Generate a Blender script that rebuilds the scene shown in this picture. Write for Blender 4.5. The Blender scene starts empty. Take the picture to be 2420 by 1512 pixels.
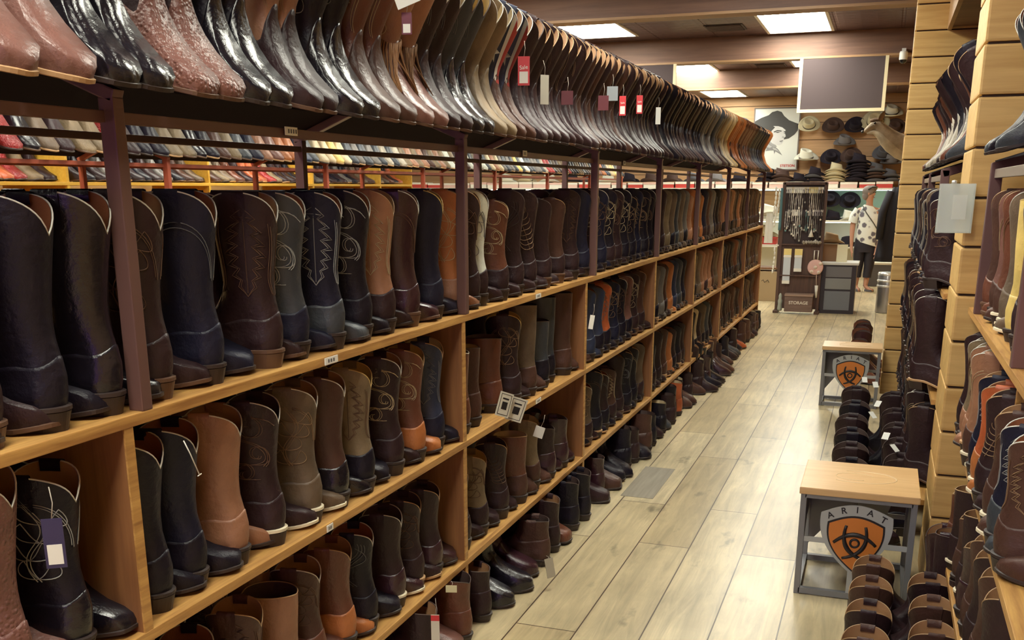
LIGHT_E = 29.0
EXPOSURE = 0.0
FILL = 1.2
import bpy, bmesh, math, random
import numpy as np
from mathutils import Vector, Matrix, Euler
SC = bpy.context.scene
COL = SC.collection
PI = math.pi
R = math.radians
rnd = random.Random(7)

# ------------------------------------------------------------------ camera
F_PX, PP_X, PP_Y, CAM_H = 2360.0, 1210.0, 1087.0, 1.5
PITCH, YAW = 0.266002, 0.348242
cam_d = bpy.data.cameras.new('camera')
cam = bpy.data.objects.new('camera', cam_d)
COL.objects.link(cam)
cam_d.sensor_fit = 'HORIZONTAL'
cam_d.sensor_width = 36.0
cam_d.lens = 36.0 * F_PX / 2420.0
cam_d.shift_y = (PP_Y - 756.0) / 2420.0
cam_d.clip_start = 0.05
cam_d.clip_end = 100
cam.location = (0, 0, CAM_H)
cam.rotation_euler = (PI / 2 - PITCH, 0, YAW)
SC.camera = cam

# ------------------------------------------------------------------ materials
MATS = {}
def lin(c):
    return tuple(((v / 255.0) / 12.92 if v / 255.0 <= 0.04045 else ((v / 255.0 + 0.055) / 1.055) ** 2.4) for v in c)

def new_mat(name):
    m = bpy.data.materials.new(name)
    m.use_nodes = True
    nt = m.node_tree
    b = nt.nodes['Principled BSDF']
    return m, nt, b

def N(nt, kind, **kw):
    n = nt.nodes.new(kind)
    for k, v in kw.items():
        if k in n.inputs.keys():
            n.inputs[k].default_value = v
        else:
            setattr(n, k, v)
    return n

def plain(name, col, rough=0.6, metal=0.0, emit=0.0, spec=0.5, coat=0.0, alpha=None, trans=0.0):
    if name in MATS:
        return MATS[name]
    m, nt, b = new_mat(name)
    b.inputs['Base Color'].default_value = (*col, 1)
    b.inputs['Roughness'].default_value = rough
    b.inputs['Metallic'].default_value = metal
    b.inputs['Specular IOR Level'].default_value = spec
    b.inputs['Coat Weight'].default_value = coat
    b.inputs['Transmission Weight'].default_value = trans
    if emit:
        b.inputs['Emission Color'].default_value = (*col, 1)
        b.inputs['Emission Strength'].default_value = emit
    MATS[name] = m
    return m

def leather(name, col, rough=0.42, var=0.35, bump=0.25, scale=60.0, coat=0.0, spec=0.5, quill=False, bands=False):
    """smooth or pebbled leather: tone varies a little with a soft noise, surface creased by a fine one"""
    if name in MATS:
        return MATS[name]
    m, nt, b = new_mat(name)
    tc = N(nt, 'ShaderNodeTexCoord')
    n1 = N(nt, 'ShaderNodeTexNoise', Scale=9.0, Detail=4.0)
    nt.links.new(tc.outputs['Object'], n1.inputs['Vector'])
    r = N(nt, 'ShaderNodeMapRange')
    r.inputs['From Min'].default_value = 0.3
    r.inputs['From Max'].default_value = 0.7
    r.inputs['To Min'].default_value = 1.0 - var
    r.inputs['To Max'].default_value = 1.0 + var
    nt.links.new(n1.outputs['Fac'], r.inputs['Value'])
    mx = N(nt, 'ShaderNodeVectorMath', operation='SCALE')
    mx.inputs[0].default_value = col
    nt.links.new(r.outputs['Result'], mx.inputs['Scale'])
    nt.links.new(mx.outputs['Vector'], b.inputs['Base Color'])
    n2 = N(nt, 'ShaderNodeTexNoise', Scale=scale, Detail=5.0, Roughness=0.6)
    nt.links.new(tc.outputs['Object'], n2.inputs['Vector'])
    n3 = N(nt, 'ShaderNodeTexNoise', Scale=scale * 0.3, Detail=2.0, Distortion=1.2)
    nt.links.new(tc.outputs['Object'], n3.inputs['Vector'])
    ad = N(nt, 'ShaderNodeMath', operation='ADD')
    nt.links.new(n2.outputs['Fac'], ad.inputs[0])
    nt.links.new(n3.outputs['Fac'], ad.inputs[1])
    if quill:
        vo = N(nt, 'ShaderNodeTexVoronoi', feature='F1')
        vo.inputs['Scale'].default_value = 120.0
        nt.links.new(tc.outputs['Object'], vo.inputs['Vector'])
        iv = N(nt, 'ShaderNodeMapRange')
        for k_, v_ in (('From Min', 0.0), ('From Max', .55), ('To Min', .38), ('To Max', 0.0)):
            iv.inputs[k_].default_value = v_
        nt.links.new(vo.outputs['Distance'], iv.inputs['Value'])
        ad2 = N(nt, 'ShaderNodeMath', operation='ADD')
        nt.links.new(ad.outputs[0], ad2.inputs[0])
        nt.links.new(iv.outputs[0], ad2.inputs[1])
        ad = ad2
    if bands:
        wv = N(nt, 'ShaderNodeTexWave', wave_type='BANDS', bands_direction='DIAGONAL')
        wv.inputs['Scale'].default_value = 26.0
        wv.inputs['Distortion'].default_value = 2.5
        wv.inputs['Detail'].default_value = 1.0
        nt.links.new(tc.outputs['Object'], wv.inputs['Vector'])
        ad3 = N(nt, 'ShaderNodeMath', operation='MULTIPLY_ADD')
        ad3.inputs[1].default_value = .45
        nt.links.new(wv.outputs['Fac'], ad3.inputs[0])
        nt.links.new(ad.outputs[0], ad3.inputs[2])
        ad = ad3
    bp = N(nt, 'ShaderNodeBump', Strength=bump * 1.6, Distance=0.006)
    nt.links.new(ad.outputs[0], bp.inputs['Height'])
    nt.links.new(bp.outputs['Normal'], b.inputs['Normal'])
    b.inputs['Roughness'].default_value = rough
    b.inputs['Coat Weight'].default_value = coat
    b.inputs['Coat Roughness'].default_value = 0.15
    b.inputs['Specular IOR Level'].default_value = spec
    MATS[name] = m
    return m

def wood(name, c1, c2, axis='Y', rough=0.5, scale=1.0, bump=0.12, coat=0.0):
    """streaky wood grain running along one axis"""
    if name in MATS:
        return MATS[name]
    m, nt, b = new_mat(name)
    tc = N(nt, 'ShaderNodeTexCoord')
    mp = N(nt, 'ShaderNodeMapping')
    s = [14.0 * scale] * 3
    s['XYZ'.index(axis)] = 0.9 * scale
    mp.inputs['Scale'].default_value = s
    nt.links.new(tc.outputs['Object'], mp.inputs['Vector'])
    n1 = N(nt, 'ShaderNodeTexNoise', Scale=3.0, Detail=6.0, Roughness=0.6, Distortion=0.4)
    nt.links.new(mp.outputs['Vector'], n1.inputs['Vector'])
    cr = N(nt, 'ShaderNodeValToRGB')
    cr.color_ramp.elements[0].position = 0.32
    cr.color_ramp.elements[0].color = (*c1, 1)
    cr.color_ramp.elements[1].position = 0.68
    cr.color_ramp.elements[1].color = (*c2, 1)
    nt.links.new(n1.outputs['Fac'], cr.inputs['Fac'])
    nt.links.new(cr.outputs['Color'], b.inputs['Base Color'])
    bp = N(nt, 'ShaderNodeBump', Strength=bump, Distance=0.003)
    nt.links.new(n1.outputs['Fac'], bp.inputs['Height'])
    nt.links.new(bp.outputs['Normal'], b.inputs['Normal'])
    b.inputs['Roughness'].default_value = rough
    b.inputs['Coat Weight'].default_value = coat
    MATS[name] = m
    return m

# ------------------------------------------------------------------ mesh builder
class MB:
    def __init__(self):
        self.v, self.f, self.m, self.sm = [], [], [], []
    def add(self, verts, faces, mi=0, smooth=True):
        b = len(self.v)
        self.v.extend(tuple(p) for p in verts)
        for f in faces:
            self.f.append(tuple(b + i for i in f))
            self.m.append(mi)
            self.sm.append(smooth)
        return self
    def box(self, lo, hi, mi=0, M=None, bev=0.0):
        (x0, y0, z0), (x1, y1, z1) = lo, hi
        if bev > 0:
            bm = bmesh.new()
            bmesh.ops.create_cube(bm, size=1.0)
            for v in bm.verts:
                v.co = Vector(((x0 + x1) / 2 + v.co.x * (x1 - x0), (y0 + y1) / 2 + v.co.y * (y1 - y0), (z0 + z1) / 2 + v.co.z * (z1 - z0)))
            bmesh.ops.bevel(bm, geom=list(bm.edges), offset=bev, segments=2, profile=0.7, affect='EDGES')
            bm.verts.index_update()
            vs = [v.co.copy() for v in bm.verts]
            fs = [[v.index for v in f.verts] for f in bm.faces]
            bm.free()
        else:
            vs = [Vector(p) for p in ((x0, y0, z0), (x1, y0, z0), (x1, y1, z0), (x0, y1, z0), (x0, y0, z1), (x1, y0, z1), (x1, y1, z1), (x0, y1, z1))]
            fs = [(0, 3, 2, 1), (4, 5, 6, 7), (0, 1, 5, 4), (1, 2, 6, 5), (2, 3, 7, 6), (3, 0, 4, 7)]
        if M is not None:
            vs = [M @ v for v in vs]
        return self.add(vs, fs, mi, smooth=False)
    def grid(self, P, mi=0, wrap=True, cap0=False, cap1=False, smooth=True, flip=False):
        """P: rings x points x 3"""
        P = np.asarray(P, float)
        nr, n = P.shape[:2]
        fs = []
        for i in range(nr - 1):
            for j in range(n if wrap else n - 1):
                k = (j + 1) % n
                q = (i * n + j, i * n + k, (i + 1) * n + k, (i + 1) * n + j)
                fs.append(q[::-1] if flip else q)
        if cap0:
            fs.append(tuple(range(n))[::-1])
        if cap1:
            fs.append(tuple((nr - 1) * n + j for j in range(n)))
        return self.add(P.reshape(-1, 3), fs, mi, smooth)
    def tube(self, pts, r, n=6, mi=0, closed=False, cap=True):
        P = [Vector(p) for p in pts]
        rings = []
        m = len(P)
        ref = None
        for i in range(m):
            a = P[(i - 1) % m] if (closed or i > 0) else P[i]
            c = P[(i + 1) % m] if (closed or i < m - 1) else P[i]
            t = (c - a)
            if t.length < 1e-9:
                t = Vector((0, 0, 1))
            t.normalize()
            if ref is None:
                ref = Vector((0, 0, 1)) if abs(t.z) < 0.9 else Vector((1, 0, 0))
            u = ref - t * ref.dot(t)
            if u.length < 1e-6:
                u = t.orthogonal()
            u.normalize()
            ref = u
            w = t.cross(u)
            rr = r[i] if hasattr(r, '__len__') else r
            rings.append([P[i] + (u * math.cos(2 * PI * k / n) + w * math.sin(2 * PI * k / n)) * rr for k in range(n)])
        if closed:
            rings.append(rings[0])
        return self.grid(np.array([[tuple(q) for q in r_] for r_ in rings]), mi, True, cap and not closed, cap and not closed)
    def lathe(self, prof, n=24, mi=0, c=(0, 0, 0), M=None, cap=False):
        rings = []
        for r_, z in prof:
            rings.append([(c[0] + r_ * math.cos(2 * PI * k / n), c[1] + r_ * math.sin(2 * PI * k / n), c[2] + z) for k in range(n)])
        P = np.array(rings)
        if M is not None:
            P = np.array([[tuple(M @ Vector(q)) for q in r_] for r_ in P])
        return self.grid(P, mi, True, cap, cap)
    def prism(self, poly, z0, z1, mi=0, M=None):
        """poly: 2D outline in xy, extruded from z0 to z1"""
        n = len(poly)
        vs = [Vector((x, y, z0)) for x, y in poly] + [Vector((x, y, z1)) for x, y in poly]
        if M is not None:
            vs = [M @ v for v in vs]
        fs = [tuple(range(n))[::-1], tuple(range(n, 2 * n))] + [(i, (i + 1) % n, n + (i + 1) % n, n + i) for i in range(n)]
        return self.add(vs, fs, mi, smooth=False)
    def mesh(self, name, mats):
        me = bpy.data.meshes.new(name)
        me.from_pydata(self.v, [], self.f)
        me.polygons.foreach_set('material_index', self.m)
        me.polygons.foreach_set('use_smooth', self.sm)
        for m in (mats if isinstance(mats, (list, tuple)) else [mats]):
            me.materials.append(m)
        me.update()
        return me
    def obj(self, name, mats, parent=None):
        return link(name, self.mesh(name, mats), parent)

def link(name, data, parent=None, loc=None):
    o = bpy.data.objects.new(name, data)
    COL.objects.link(o)
    if parent is not None:
        o.parent = parent
    if loc is not None:
        o.location = loc
    return o

def tag(o, label, cat, group=None, kind=None):
    o['label'] = label
    if kind != 'structure':
        o['category'] = cat
    if group:
        o['group'] = group
    if kind:
        o['kind'] = kind
    return o

def thing(name, label, cat, loc=(0, 0, 0), rz=0.0, group=None):
    o = link(name, None, None, loc)
    o.rotation_euler = (0, 0, rz)
    o.empty_display_size = 0.05
    return tag(o, label, cat, group)

def struct(name, mb, mats, parent=None):
    o = mb.obj(name, mats, parent)
    if parent is None:
        o['kind'] = 'structure'
    return o

def copy_tree(o, parent=None):
    c = o.copy()
    COL.objects.link(c)
    c.parent = parent
    for ch in list(o.children):
        copy_tree(ch, c)
    return c

def text_mesh(name, s, size, extrude=0.001, font_bold=False):
    cu = bpy.data.curves.new(name, 'FONT')
    cu.body = s
    cu.size = size
    cu.extrude = extrude
    cu.align_x = 'CENTER'
    cu.align_y = 'CENTER'
    if font_bold:
        cu.offset = size * 0.018
    o = bpy.data.objects.new(name, cu)
    COL.objects.link(o)
    dg = bpy.context.evaluated_depsgraph_get()
    me = bpy.data.meshes.new_from_object(o.evaluated_get(dg))
    bpy.data.objects.remove(o)
    bpy.data.curves.remove(cu)
    return me

def ss(a, b, x):
    t = np.clip((np.asarray(x, float) - a) / (b - a), 0, 1)
    return t * t * (3 - 2 * t)
# ------------------------------------------------------------------ boots
# local frame: heel back at x=0, toe towards +x, sole on z=0
HEEL = 0.042
class BootForm:
    def __init__(self, top=0.40, L=0.295, toe='round', dip=0.072, kind='western', heel=HEEL, wide=0.0):
        self.top, self.L, self.toe, self.dip, self.kind, self.heel = top, L, toe, dip, kind, heel
        self.ht = top - heel
        ht = self.ht
        k = L / 0.295
        if kind == 'western':
            self.XF = np.array([(0, L), (.010, L), (.022, L - .006), (.034, L - .022), (.044, L - .048), (.055, .212 * k), (.070, .178 * k), (.085, .155 * k), (.10, .141 * k), (.12, .130), (.15, .125), (.20, .129), (.30, .143), (.36, .150), (.5, .158)])
            self.XB = np.array([(0, .004), (.02, 0), (.05, -.002), (.08, .003), (.12, .012), (.16, .013), (.22, .006), (.30, -.006), (.5, -.014)])
            self.BW = np.array([(0, .030), (.05, .034), (.10, .039), (.14, .041), (.20, .048), (.30, .059), (.5, .064)])
        else:
            self.XF = np.array([(0, L), (.012, L), (.028, L - .005), (.042, L - .022), (.052, L - .048), (.062, .218 * k), (.075, .182 * k), (.09, .160 * k), (.105, .146 * k), (.125, .137), (.16, .134), (.22, .138), (.30, .142), (.5, .148)])
            self.XB = np.array([(0, .004), (.02, 0), (.05, -.002), (.08, .003), (.12, .008), (.16, .006), (.22, .002), (.30, 0), (.5, -.004)])
            self.BW = np.array([(0, .032), (.05, .037), (.10, .043), (.14, .047), (.20, .054), (.30, .058), (.5, .060)])
        if wide:
            self.XF[:, 1] += wide * ss(.09, .16, self.XF[:, 0])
            self.XB[:, 1] -= wide * ss(.05, .16, self.XB[:, 0])
            self.BW[:, 1] *= 1 + wide * 8 * ss(.05, .14, self.BW[:, 0])
        t = self.toe
        if t == 'round':
            W = [(0, .026), (.03, .033), (.10, .031), (.16, .041), (.205, .048), (.24, .046), (.265, .038), (.282, .026), (.291, .013), (.295, 0)]
        elif t == 'square':
            W = [(0, .026), (.03, .033), (.10, .031), (.16, .041), (.205, .048), (.24, .046), (.27, .039), (.286, .033), (.293, .026), (.295, 0)]
        else:
            W = [(0, .024), (.03, .032), (.10, .029), (.16, .039), (.205, .046), (.235, .040), (.265, .026), (.283, .016), (.293, .010), (.295, 0)]
        self.W = np.array(W)
        self.W[:, 0] *= k
        inv = self.XF[:10][::-1]
        self.ix, self.ih = inv[:, 0], inv[:, 1]
    def zb(self, x):
        L, h = self.L, self.heel
        return np.interp(x, [0, .062, .085, .155, .185, L - .05, L], [h, h, h * .86, .014, .0105, .0105, .018])
    def slice(self, h, th, off=0.0):
        """points of the surface at heights h (per angle) and angles th (0 = toe side, pi = heel side)"""
        h = np.asarray(h, float) * np.ones_like(th)
        xf = np.interp(h, self.XF[:, 0], self.XF[:, 1])
        xb = np.interp(h, self.XB[:, 0], self.XB[:, 1])
        b = np.interp(h, self.BW[:, 0], self.BW[:, 1])
        xc, a = (xf + xb) / 2, (xf - xb) / 2
        x = xc + a * np.cos(th)
        zt = np.interp(x, self.ix, self.ih)
        zt = np.where(x <= self.ix[0], 1e3, zt)
        zt = np.maximum(zt, 1e-4)
        q = np.clip(h / zt, 0, 1)
        w = np.interp(x, self.W[:, 0], self.W[:, 1])
        yf = w * (1 - q ** 2.5) ** (1 / 2.5)
        r = .034
        back = np.clip((xb + r - x) / r, 0, 1)
        yf = yf * np.sqrt(np.clip(1 - back ** 2, 0, 1)) * (1 + .10 * np.exp(-((h - .022) / .02) ** 2))
        ye = b * np.abs(np.sin(th)) ** .92
        s = ss(.045, .135, h)
        y = np.sign(np.sin(th)) * ((1 - s) * yf + s * ye)
        s2 = ss(.045, .115, h)
        z = h + self.zb(x) * (1 - s2) + self.heel * s2
        if off:
            d = np.stack([(x - xc) / np.maximum(a, .03), y / np.maximum(b, .03)], 1)
            n = np.maximum(np.linalg.norm(d, axis=1), 1e-6)
            x = x + off * d[:, 0] / n
            y = y + off * d[:, 1] / n
        return np.stack([x, y, z], 1)
    def topline(self, th):
        s_ = (np.sqrt(np.sin(th) ** 2 + .035) - .187) / (1.0173 - .187)
        d = 1 - np.clip(s_, 0, 1) ** .55
        return self.ht - self.dip * d
    def vampline(self, th):
        c = np.cos(th)
        if self.kind == 'western':
            return .074 + .070 * np.clip(c, 0, 1) ** 3.2 + .012 * np.clip(-c, 0, 1) ** 2 - .010 * np.sin(th * 2) ** 2
        return .080 + .030 * np.clip(c, 0, 1) ** 2 + .010 * np.clip(-c, 0, 1)
    def shaft(self, n=40, rings=16, h0=.05, off=0.0, t0=0.0):
        th = np.linspace(0, 2 * PI, n, endpoint=False)
        ht = self.topline(th)
        h0 = np.minimum(.62 * self.vampline(th), ht - .02)
        return np.array([self.slice(h0 + t * (ht - h0), th, off) for t in np.linspace(t0, 1, rings)])
    def on_shaft(self, th, t, off=.0012, h0=.05):
        th = np.asarray(th, float)
        return self.slice(h0 + np.asarray(t) * (self.topline(th) - h0), th, off)
    def foot(self, n=40, rings=12, off=.0014):
        th = np.linspace(0, 2 * PI, n, endpoint=False)
        hv = self.vampline(th)
        ts = np.concatenate([[0, .06], np.linspace(.15, 1, rings - 2)])
        P = [self.slice(t * hv, th, off) for t in ts]
        P.append(self.slice(hv, th, -.001))
        return np.array(P)
    def outline(self, n=36, grow=.004, x1=None):
        L = self.L
        x1 = L if x1 is None else x1
        u = np.linspace(0, PI, n)
        xs = (x1 - 0) * (1 - np.cos(u)) / 2
        w = np.interp(xs, self.W[:, 0], self.W[:, 1])
        r = .034
        back = np.clip((r - xs) / r, 0, 1)
        w = w * np.sqrt(np.clip(1 - back ** 2, 0, 1))
        return xs, w

def sole_mesh(F, n=26, grow=.004, thick=.008):
    xs, w = F.outline(n)
    sc = (F.L + 2 * grow) / F.L
    X = (xs - F.L / 2) * sc + F.L / 2
    w = w + grow * (w > 1e-5)
    px = np.concatenate([X, X[-2:0:-1]])
    py = np.concatenate([w, -w[-2:0:-1]])
    zb = F.zb(np.clip(px, 0, F.L))
    rings = []
    for g, dz in ((.97, -thick), (1, -thick + .002), (1, .0005), (.96, .002)):
        rings.append(np.stack([(px - F.L / 2) * g + F.L / 2, py * g, zb + dz], 1))
    mb = MB()
    P = np.array(rings)
    mb.grid(P, 0, True, smooth=False, flip=True)
    m = len(px)
    half = len(X)
    # strip caps across the width
    for ring, fl in ((0, True), (3, False)):
        vs = P[ring]
        fs = []
        for i in range(half - 1):
            a, b2 = i, i + 1
            c, d = (m - (i + 1)) % m, (m - i) % m
            f = (a, b2, c, d)
            f = tuple(dict.fromkeys(f))
            if len(f) >= 3:
                fs.append(f[::-1] if not fl else f)
        mb.add(vs, fs, 0, smooth=False)
    return mb

def heel_mesh(F, n=14, thick=.008):
    u = np.linspace(0, PI, n)
    rings = []
    for t in np.linspace(0, 1, 5):
        g = 1 - .16 * t
        x1 = .066 - .004 * t
        xs = x1 * (1 - np.cos(u)) / 2
        w = np.interp(xs, F.W[:, 0], F.W[:, 1]) + .003
        back = np.clip((.034 - xs) / .034, 0, 1)
        w = w * np.sqrt(np.clip(1 - back ** 2, 0, 1)) * g
        X = xs + .008 * t - .003
        px = np.concatenate([X, X[-2::-1]])
        py = np.concatenate([w, -w[-2::-1]])
        z = (F.heel - thick) * (1 - t)
        rings.append(np.stack([px, py, np.full_like(px, z)], 1))
    mb = MB()
    mb.grid(np.array(rings), 0, True, True, True, smooth=False)
    return mb

def strap_mesh(F, side):
    th0 = PI / 2 * side
    mb = MB()
    rows = []
    for k, dth in enumerate((-.30, .30)):
        th = np.array([th0 + dth])
        line = []
        ht = F.topline(th)[0]
        for h, o in ((ht - .060, .0025), (ht - .03, .003), (ht - .006, .0035), (ht + .004, .002), (ht + .006, -.004), (ht + .002, -.009), (ht - .008, -.010), (ht - .016, -.009)):
            line.append(F.slice(np.array([min(h, ht + .014)]), th, o)[0])
        rows.append(line)
    A, B = np.array(rows[0]), np.array(rows[1])
    G = np.stack([A, (A + B) / 2 + (np.array([0, side * .0015, 0])), B], 1)
    mb.grid(G, 0, wrap=False)
    return mb

# stitch designs: lists of polylines in panel coordinates p (-1..1 across), q (0..1 up)
def spiral(c, r0, turns, a0, sgn, n=22):
    return [(c[0] + r0 * (1 - t) * math.cos(a0 + sgn * 2 * PI * turns * t) * 1.5, c[1] + r0 * (1 - t) * math.sin(a0 + sgn * 2 * PI * turns * t) * .62) for t in np.linspace(0, .86, n)]
def bez(a, b, c, d, n=14):
    return [tuple(np.array(a) * (1 - t) ** 3 + 3 * np.array(b) * t * (1 - t) ** 2 + 3 * np.array(c) * t * t * (1 - t) + np.array(d) * t ** 3) for t in np.linspace(0, 1, n)]
def stitch_design(kind):
    L = []
    if kind == 'scroll':
        for s, dp in ((1, 0), (1, .16)):
            L.append([(p + dp, q) for p, q in bez((-.75, .94), (.35 , .98), (.9, .70), (.1, .62))])
            L.append([(p + dp, q) for p, q in bez((.1, .62), (-.9, .52), (-.75, .28), (.0, .30))])
            L.append([(p + dp, q) for p, q in bez((.0, .30), (.75, .30), (.55, .05), (-.25, .10))])
            L.append([(p + dp * .5, q) for p, q in spiral((.0, .78), .30, 1.3, 1.2, 1)])
            L.append([(p + dp * .5, q) for p, q in spiral((-.25, .44), .28, 1.3, 4.2, -1)])
            L.append([(p + dp * .5, q) for p, q in spiral((.2, .18), .24, 1.2, 1.0, 1)])
    elif kind == 'flame':
        for g in (1.0, .72):
            for sg in (1, -1):
                P_ = [(0, .97 if g == 1.0 else .88)]
                for k in range(7):
                    q = .90 - .125 * k
                    o_ = (.16 + .46 * math.sin(PI * (k + .6) / 7.2)) * g
                    P_ += [(sg * o_, q - .02), (sg * o_ * .42, q - .075)]
                P_.append((0, .02))
                L.append(P_)
        for sg in (1, -1):
            for d in (0, .10):
                L.append(bez((sg * (.98 - d), .10), (sg * (.60 - d), .30), (sg * (1.05 - d), .55), (sg * (.72 - d), .90), 16))
        L.append([(0, .06), (0, .86)])
    elif kind == 'feather':
        L.append(bez((-.55, .02), (-.25, .35), (.15, .6), (.5, .97)))
        for i in range(11):
            t = i / 10.0
            bx, by = -.5 + .95 * t ** 1.1, .06 + .86 * t
            L.append(bez((bx, by), (bx - .25, by + .03), (bx - .45 * (1 - .4 * t), by + .10), (bx - .42 * (1 - .5 * t), by + .17), 7))
            L.append(bez((bx, by), (bx + .22, by - .06), (bx + .50 * (1 - .4 * t), by - .02), (bx + .55 * (1 - .5 * t), by + .07), 7))
    elif kind == 'arch':
        for d in (0, .07):
            L.append(bez((-.98 + d, .42), (-.9 + d, .98 - d), (.9 - d, .98 - d), (.98 - d, .42), 24))
    elif kind == 'leaf':
        for d in (0, .09):
            L.append([(.22 * math.sin(q * 7.5) + d, .03 + .92 * q) for q in np.linspace(0, 1, 30)])
        for k in range(4):
            q = .06 + .20 * k
            bx = .22 * math.sin((q - .03) / .92 * 7.5)
            for sg in (1, -1):
                L.append(bez((bx, q), (bx + sg * .55, q - .02), (bx + sg * .72, q + .12), (bx + sg * .34, q + .20), 12))
                L.append(bez((bx, q), (bx + sg * .20, q + .06), (bx + sg * .22, q + .12), (bx + sg * .34, q + .20), 8))
        for d in (0, .08):
            L.append(bez((-.95 + d, .50), (-.9 + d, .99 - d * .4), (.9 - d, .99 - d * .4), (.95 - d, .50), 22))
    elif kind == 'wave':
        for d in (-.12, 0, .12):
            L.append([(.45 * math.sin(q * 5.2) * (1 - .3 * q) + d, .04 + .9 * q) for q in np.linspace(0, 1, 30)])
        L.append([(.62 * math.sin(q * 5.2 + .8) + .1, .1 + .75 * q) for q in np.linspace(0, 1, 26)])
    return L

def stitch_mesh(F, kind, r=.0011):
    mb = MB()
    for side in (1, -1):
        for pl in stitch_design(kind):
            P = np.array(pl, float)
            # densify
            seg = []
            for a, b in zip(P[:-1], P[1:]):
                m = max(1, int(np.hypot((b - a)[0] * .07, (b - a)[1] * .25) / .010))
                for t in range(m):
                    seg.append(a + (b - a) * t / m)
            seg.append(P[-1])
            P = np.array(seg)
            th = side * (PI / 2 + .22) - side * P[:, 0] * 1.30
            t = .23 + .68 * P[:, 1]
            mb.tube(F.on_shaft(th, t, .0010), r, 3, cap=False)
    return mb

def rim_mesh(F, n=44, r=.0017):
    th = np.linspace(0, 2 * PI, n, endpoint=False)
    P = F.slice(F.topline(th), th, -.0008)
    return MB().tube(P, r, 5, closed=True)

FORMS = {}
def form(key):
    if key not in FORMS:
        kw = dict(
            tall=dict(top=.392, toe='round'), tallsq=dict(top=.388, toe='square', dip=.065), snip=dict(top=.40, toe='snip', dip=.08),
            mid=dict(top=.355, toe='round', dip=.062), midsq=dict(top=.35, toe='square', dip=.058), low=dict(top=.31, toe='round', dip=.055),
            lowsq=dict(top=.30, toe='square', dip=.05), roper=dict(top=.29, toe='round', dip=.015, heel=.032),
            flat=dict(top=.37, toe='round', dip=.006, kind='work', heel=.034), flatlow=dict(top=.285, toe='round', dip=.008, kind='work', heel=.034),
            cuff=dict(top=.235, toe='round', dip=.065, heel=.030, wide=.016), broad=dict(top=.36, toe='round', dip=.075, wide=.014), ankle=dict(top=.20, toe='round', dip=.012, kind='work', heel=.030), ankletall=dict(top=.235, toe='square', dip=.022, kind='work', heel=.032),
        )[key]
        FORMS[key] = BootForm(**kw)
    return FORMS[key]

BASE = {}
def base(fk, part, arg=None):
    k = (fk, part, arg)
    if k not in BASE:
        F = form(fk)
        if part == 'shaft':
            b = MB().grid(F.shaft(44, 14), 0)
        elif part == 'lining':
            b = MB().grid(F.shaft(44, 5, off=-.003, t0=.45), 0, flip=True)
        elif part == 'vamp':
            b = MB().grid(F.foot(40, 12), 0)
        elif part == 'sole':
            b = sole_mesh(F)
        elif part == 'heel':
            b = heel_mesh(F)
        elif part == 'pull_strap':
            b = strap_mesh(F, arg)
        elif part == 'piping':
            b = rim_mesh(F)
        elif part == 'stitching':
            b = stitch_mesh(F, arg)
        BASE[k] = b
    return BASE[k]

PM = {}
def part_mesh(fk, part, arg, mat):
    k = (fk, part, arg, mat.name)
    if k not in PM:
        PM[k] = base(fk, part, arg).mesh(part, mat)
    return PM[k]

LOW = {}
def low_boot(fk):
    """one light mesh: slots shaft, vamp, sole, lining"""
    if fk not in LOW:
        F = form(fk)
        mb = MB()
        mb.grid(F.shaft(16, 6), 0)
        mb.grid(F.shaft(12, 2, off=-.003, t0=.6), 3, flip=True)
        mb.grid(F.foot(18, 6), 1)
        s = sole_mesh(F, 10)
        mb.add(s.v, s.f, 2, False)
        h = heel_mesh(F, 6)
        mb.add(h.v, h.f, 2, False)
        LOW[fk] = mb
    return LOW[fk]

LM = {}
def low_mesh(fk, mats):
    k = (fk,) + tuple(m.name for m in mats)
    if k not in LM:
        LM[k] = low_boot(fk).mesh('boot', mats)
    return LM[k]

def inlay_mesh(F, kind, side=-1):
    """coloured leather pieces let into the side of a shaft"""
    mb = MB()
    def at(p, t, off=.0016):
        return F.on_shaft(np.array([side * PI / 2 - side * p * 1.22]), np.array([t]), off)[0]
    if kind == 'star':
        P = [at(.42, .50, .0022)]
        for k in range(10):
            r_ = 1.0 if k % 2 == 0 else .40
            a = PI / 2 + k * PI / 5
            P.append(at(.42 + .42 * r_ * math.cos(a), .50 + .125 * r_ * math.sin(a), .0018))
        mb.add(P, [(0, 1 + k, 1 + (k + 1) % 10) for k in range(10)], 0, False)
    elif kind in ('white', 'red'):
        lo, hi = (.80, 1.02) if kind == 'white' else (1.02, 1.5)
        G = [[at(lo + (hi - lo) * u + .25 * (.6 - t), t, .0014) for u in np.linspace(0, 1, 6)] for t in np.linspace(.24, .985, 14)]
        mb.grid(np.array(G), 0, wrap=False)
    elif kind == 'ring':
        mb.tube([at(.2 * math.cos(a), .74 + .055 * math.sin(a), .002) for a in np.linspace(0, 2 * PI, 24, endpoint=False)], .0035, 5, closed=True)
    elif kind == 'fringe':
        rr = random.Random(3)
        for k in range(46):
            th = 2 * PI * k / 46
            t0 = .30 + .03 * math.sin(th * 2)
            pts = [F.slice(np.array([.05 + (t0 - u * .26) * .30]), np.array([th + rr.uniform(-.05, .05)]), .003 + .010 * u)[0] for u in np.linspace(0, 1, 5)]
            mb.tube(pts, [.0035, .0035, .003, .0025, .0015], 4)
    return mb
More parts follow.
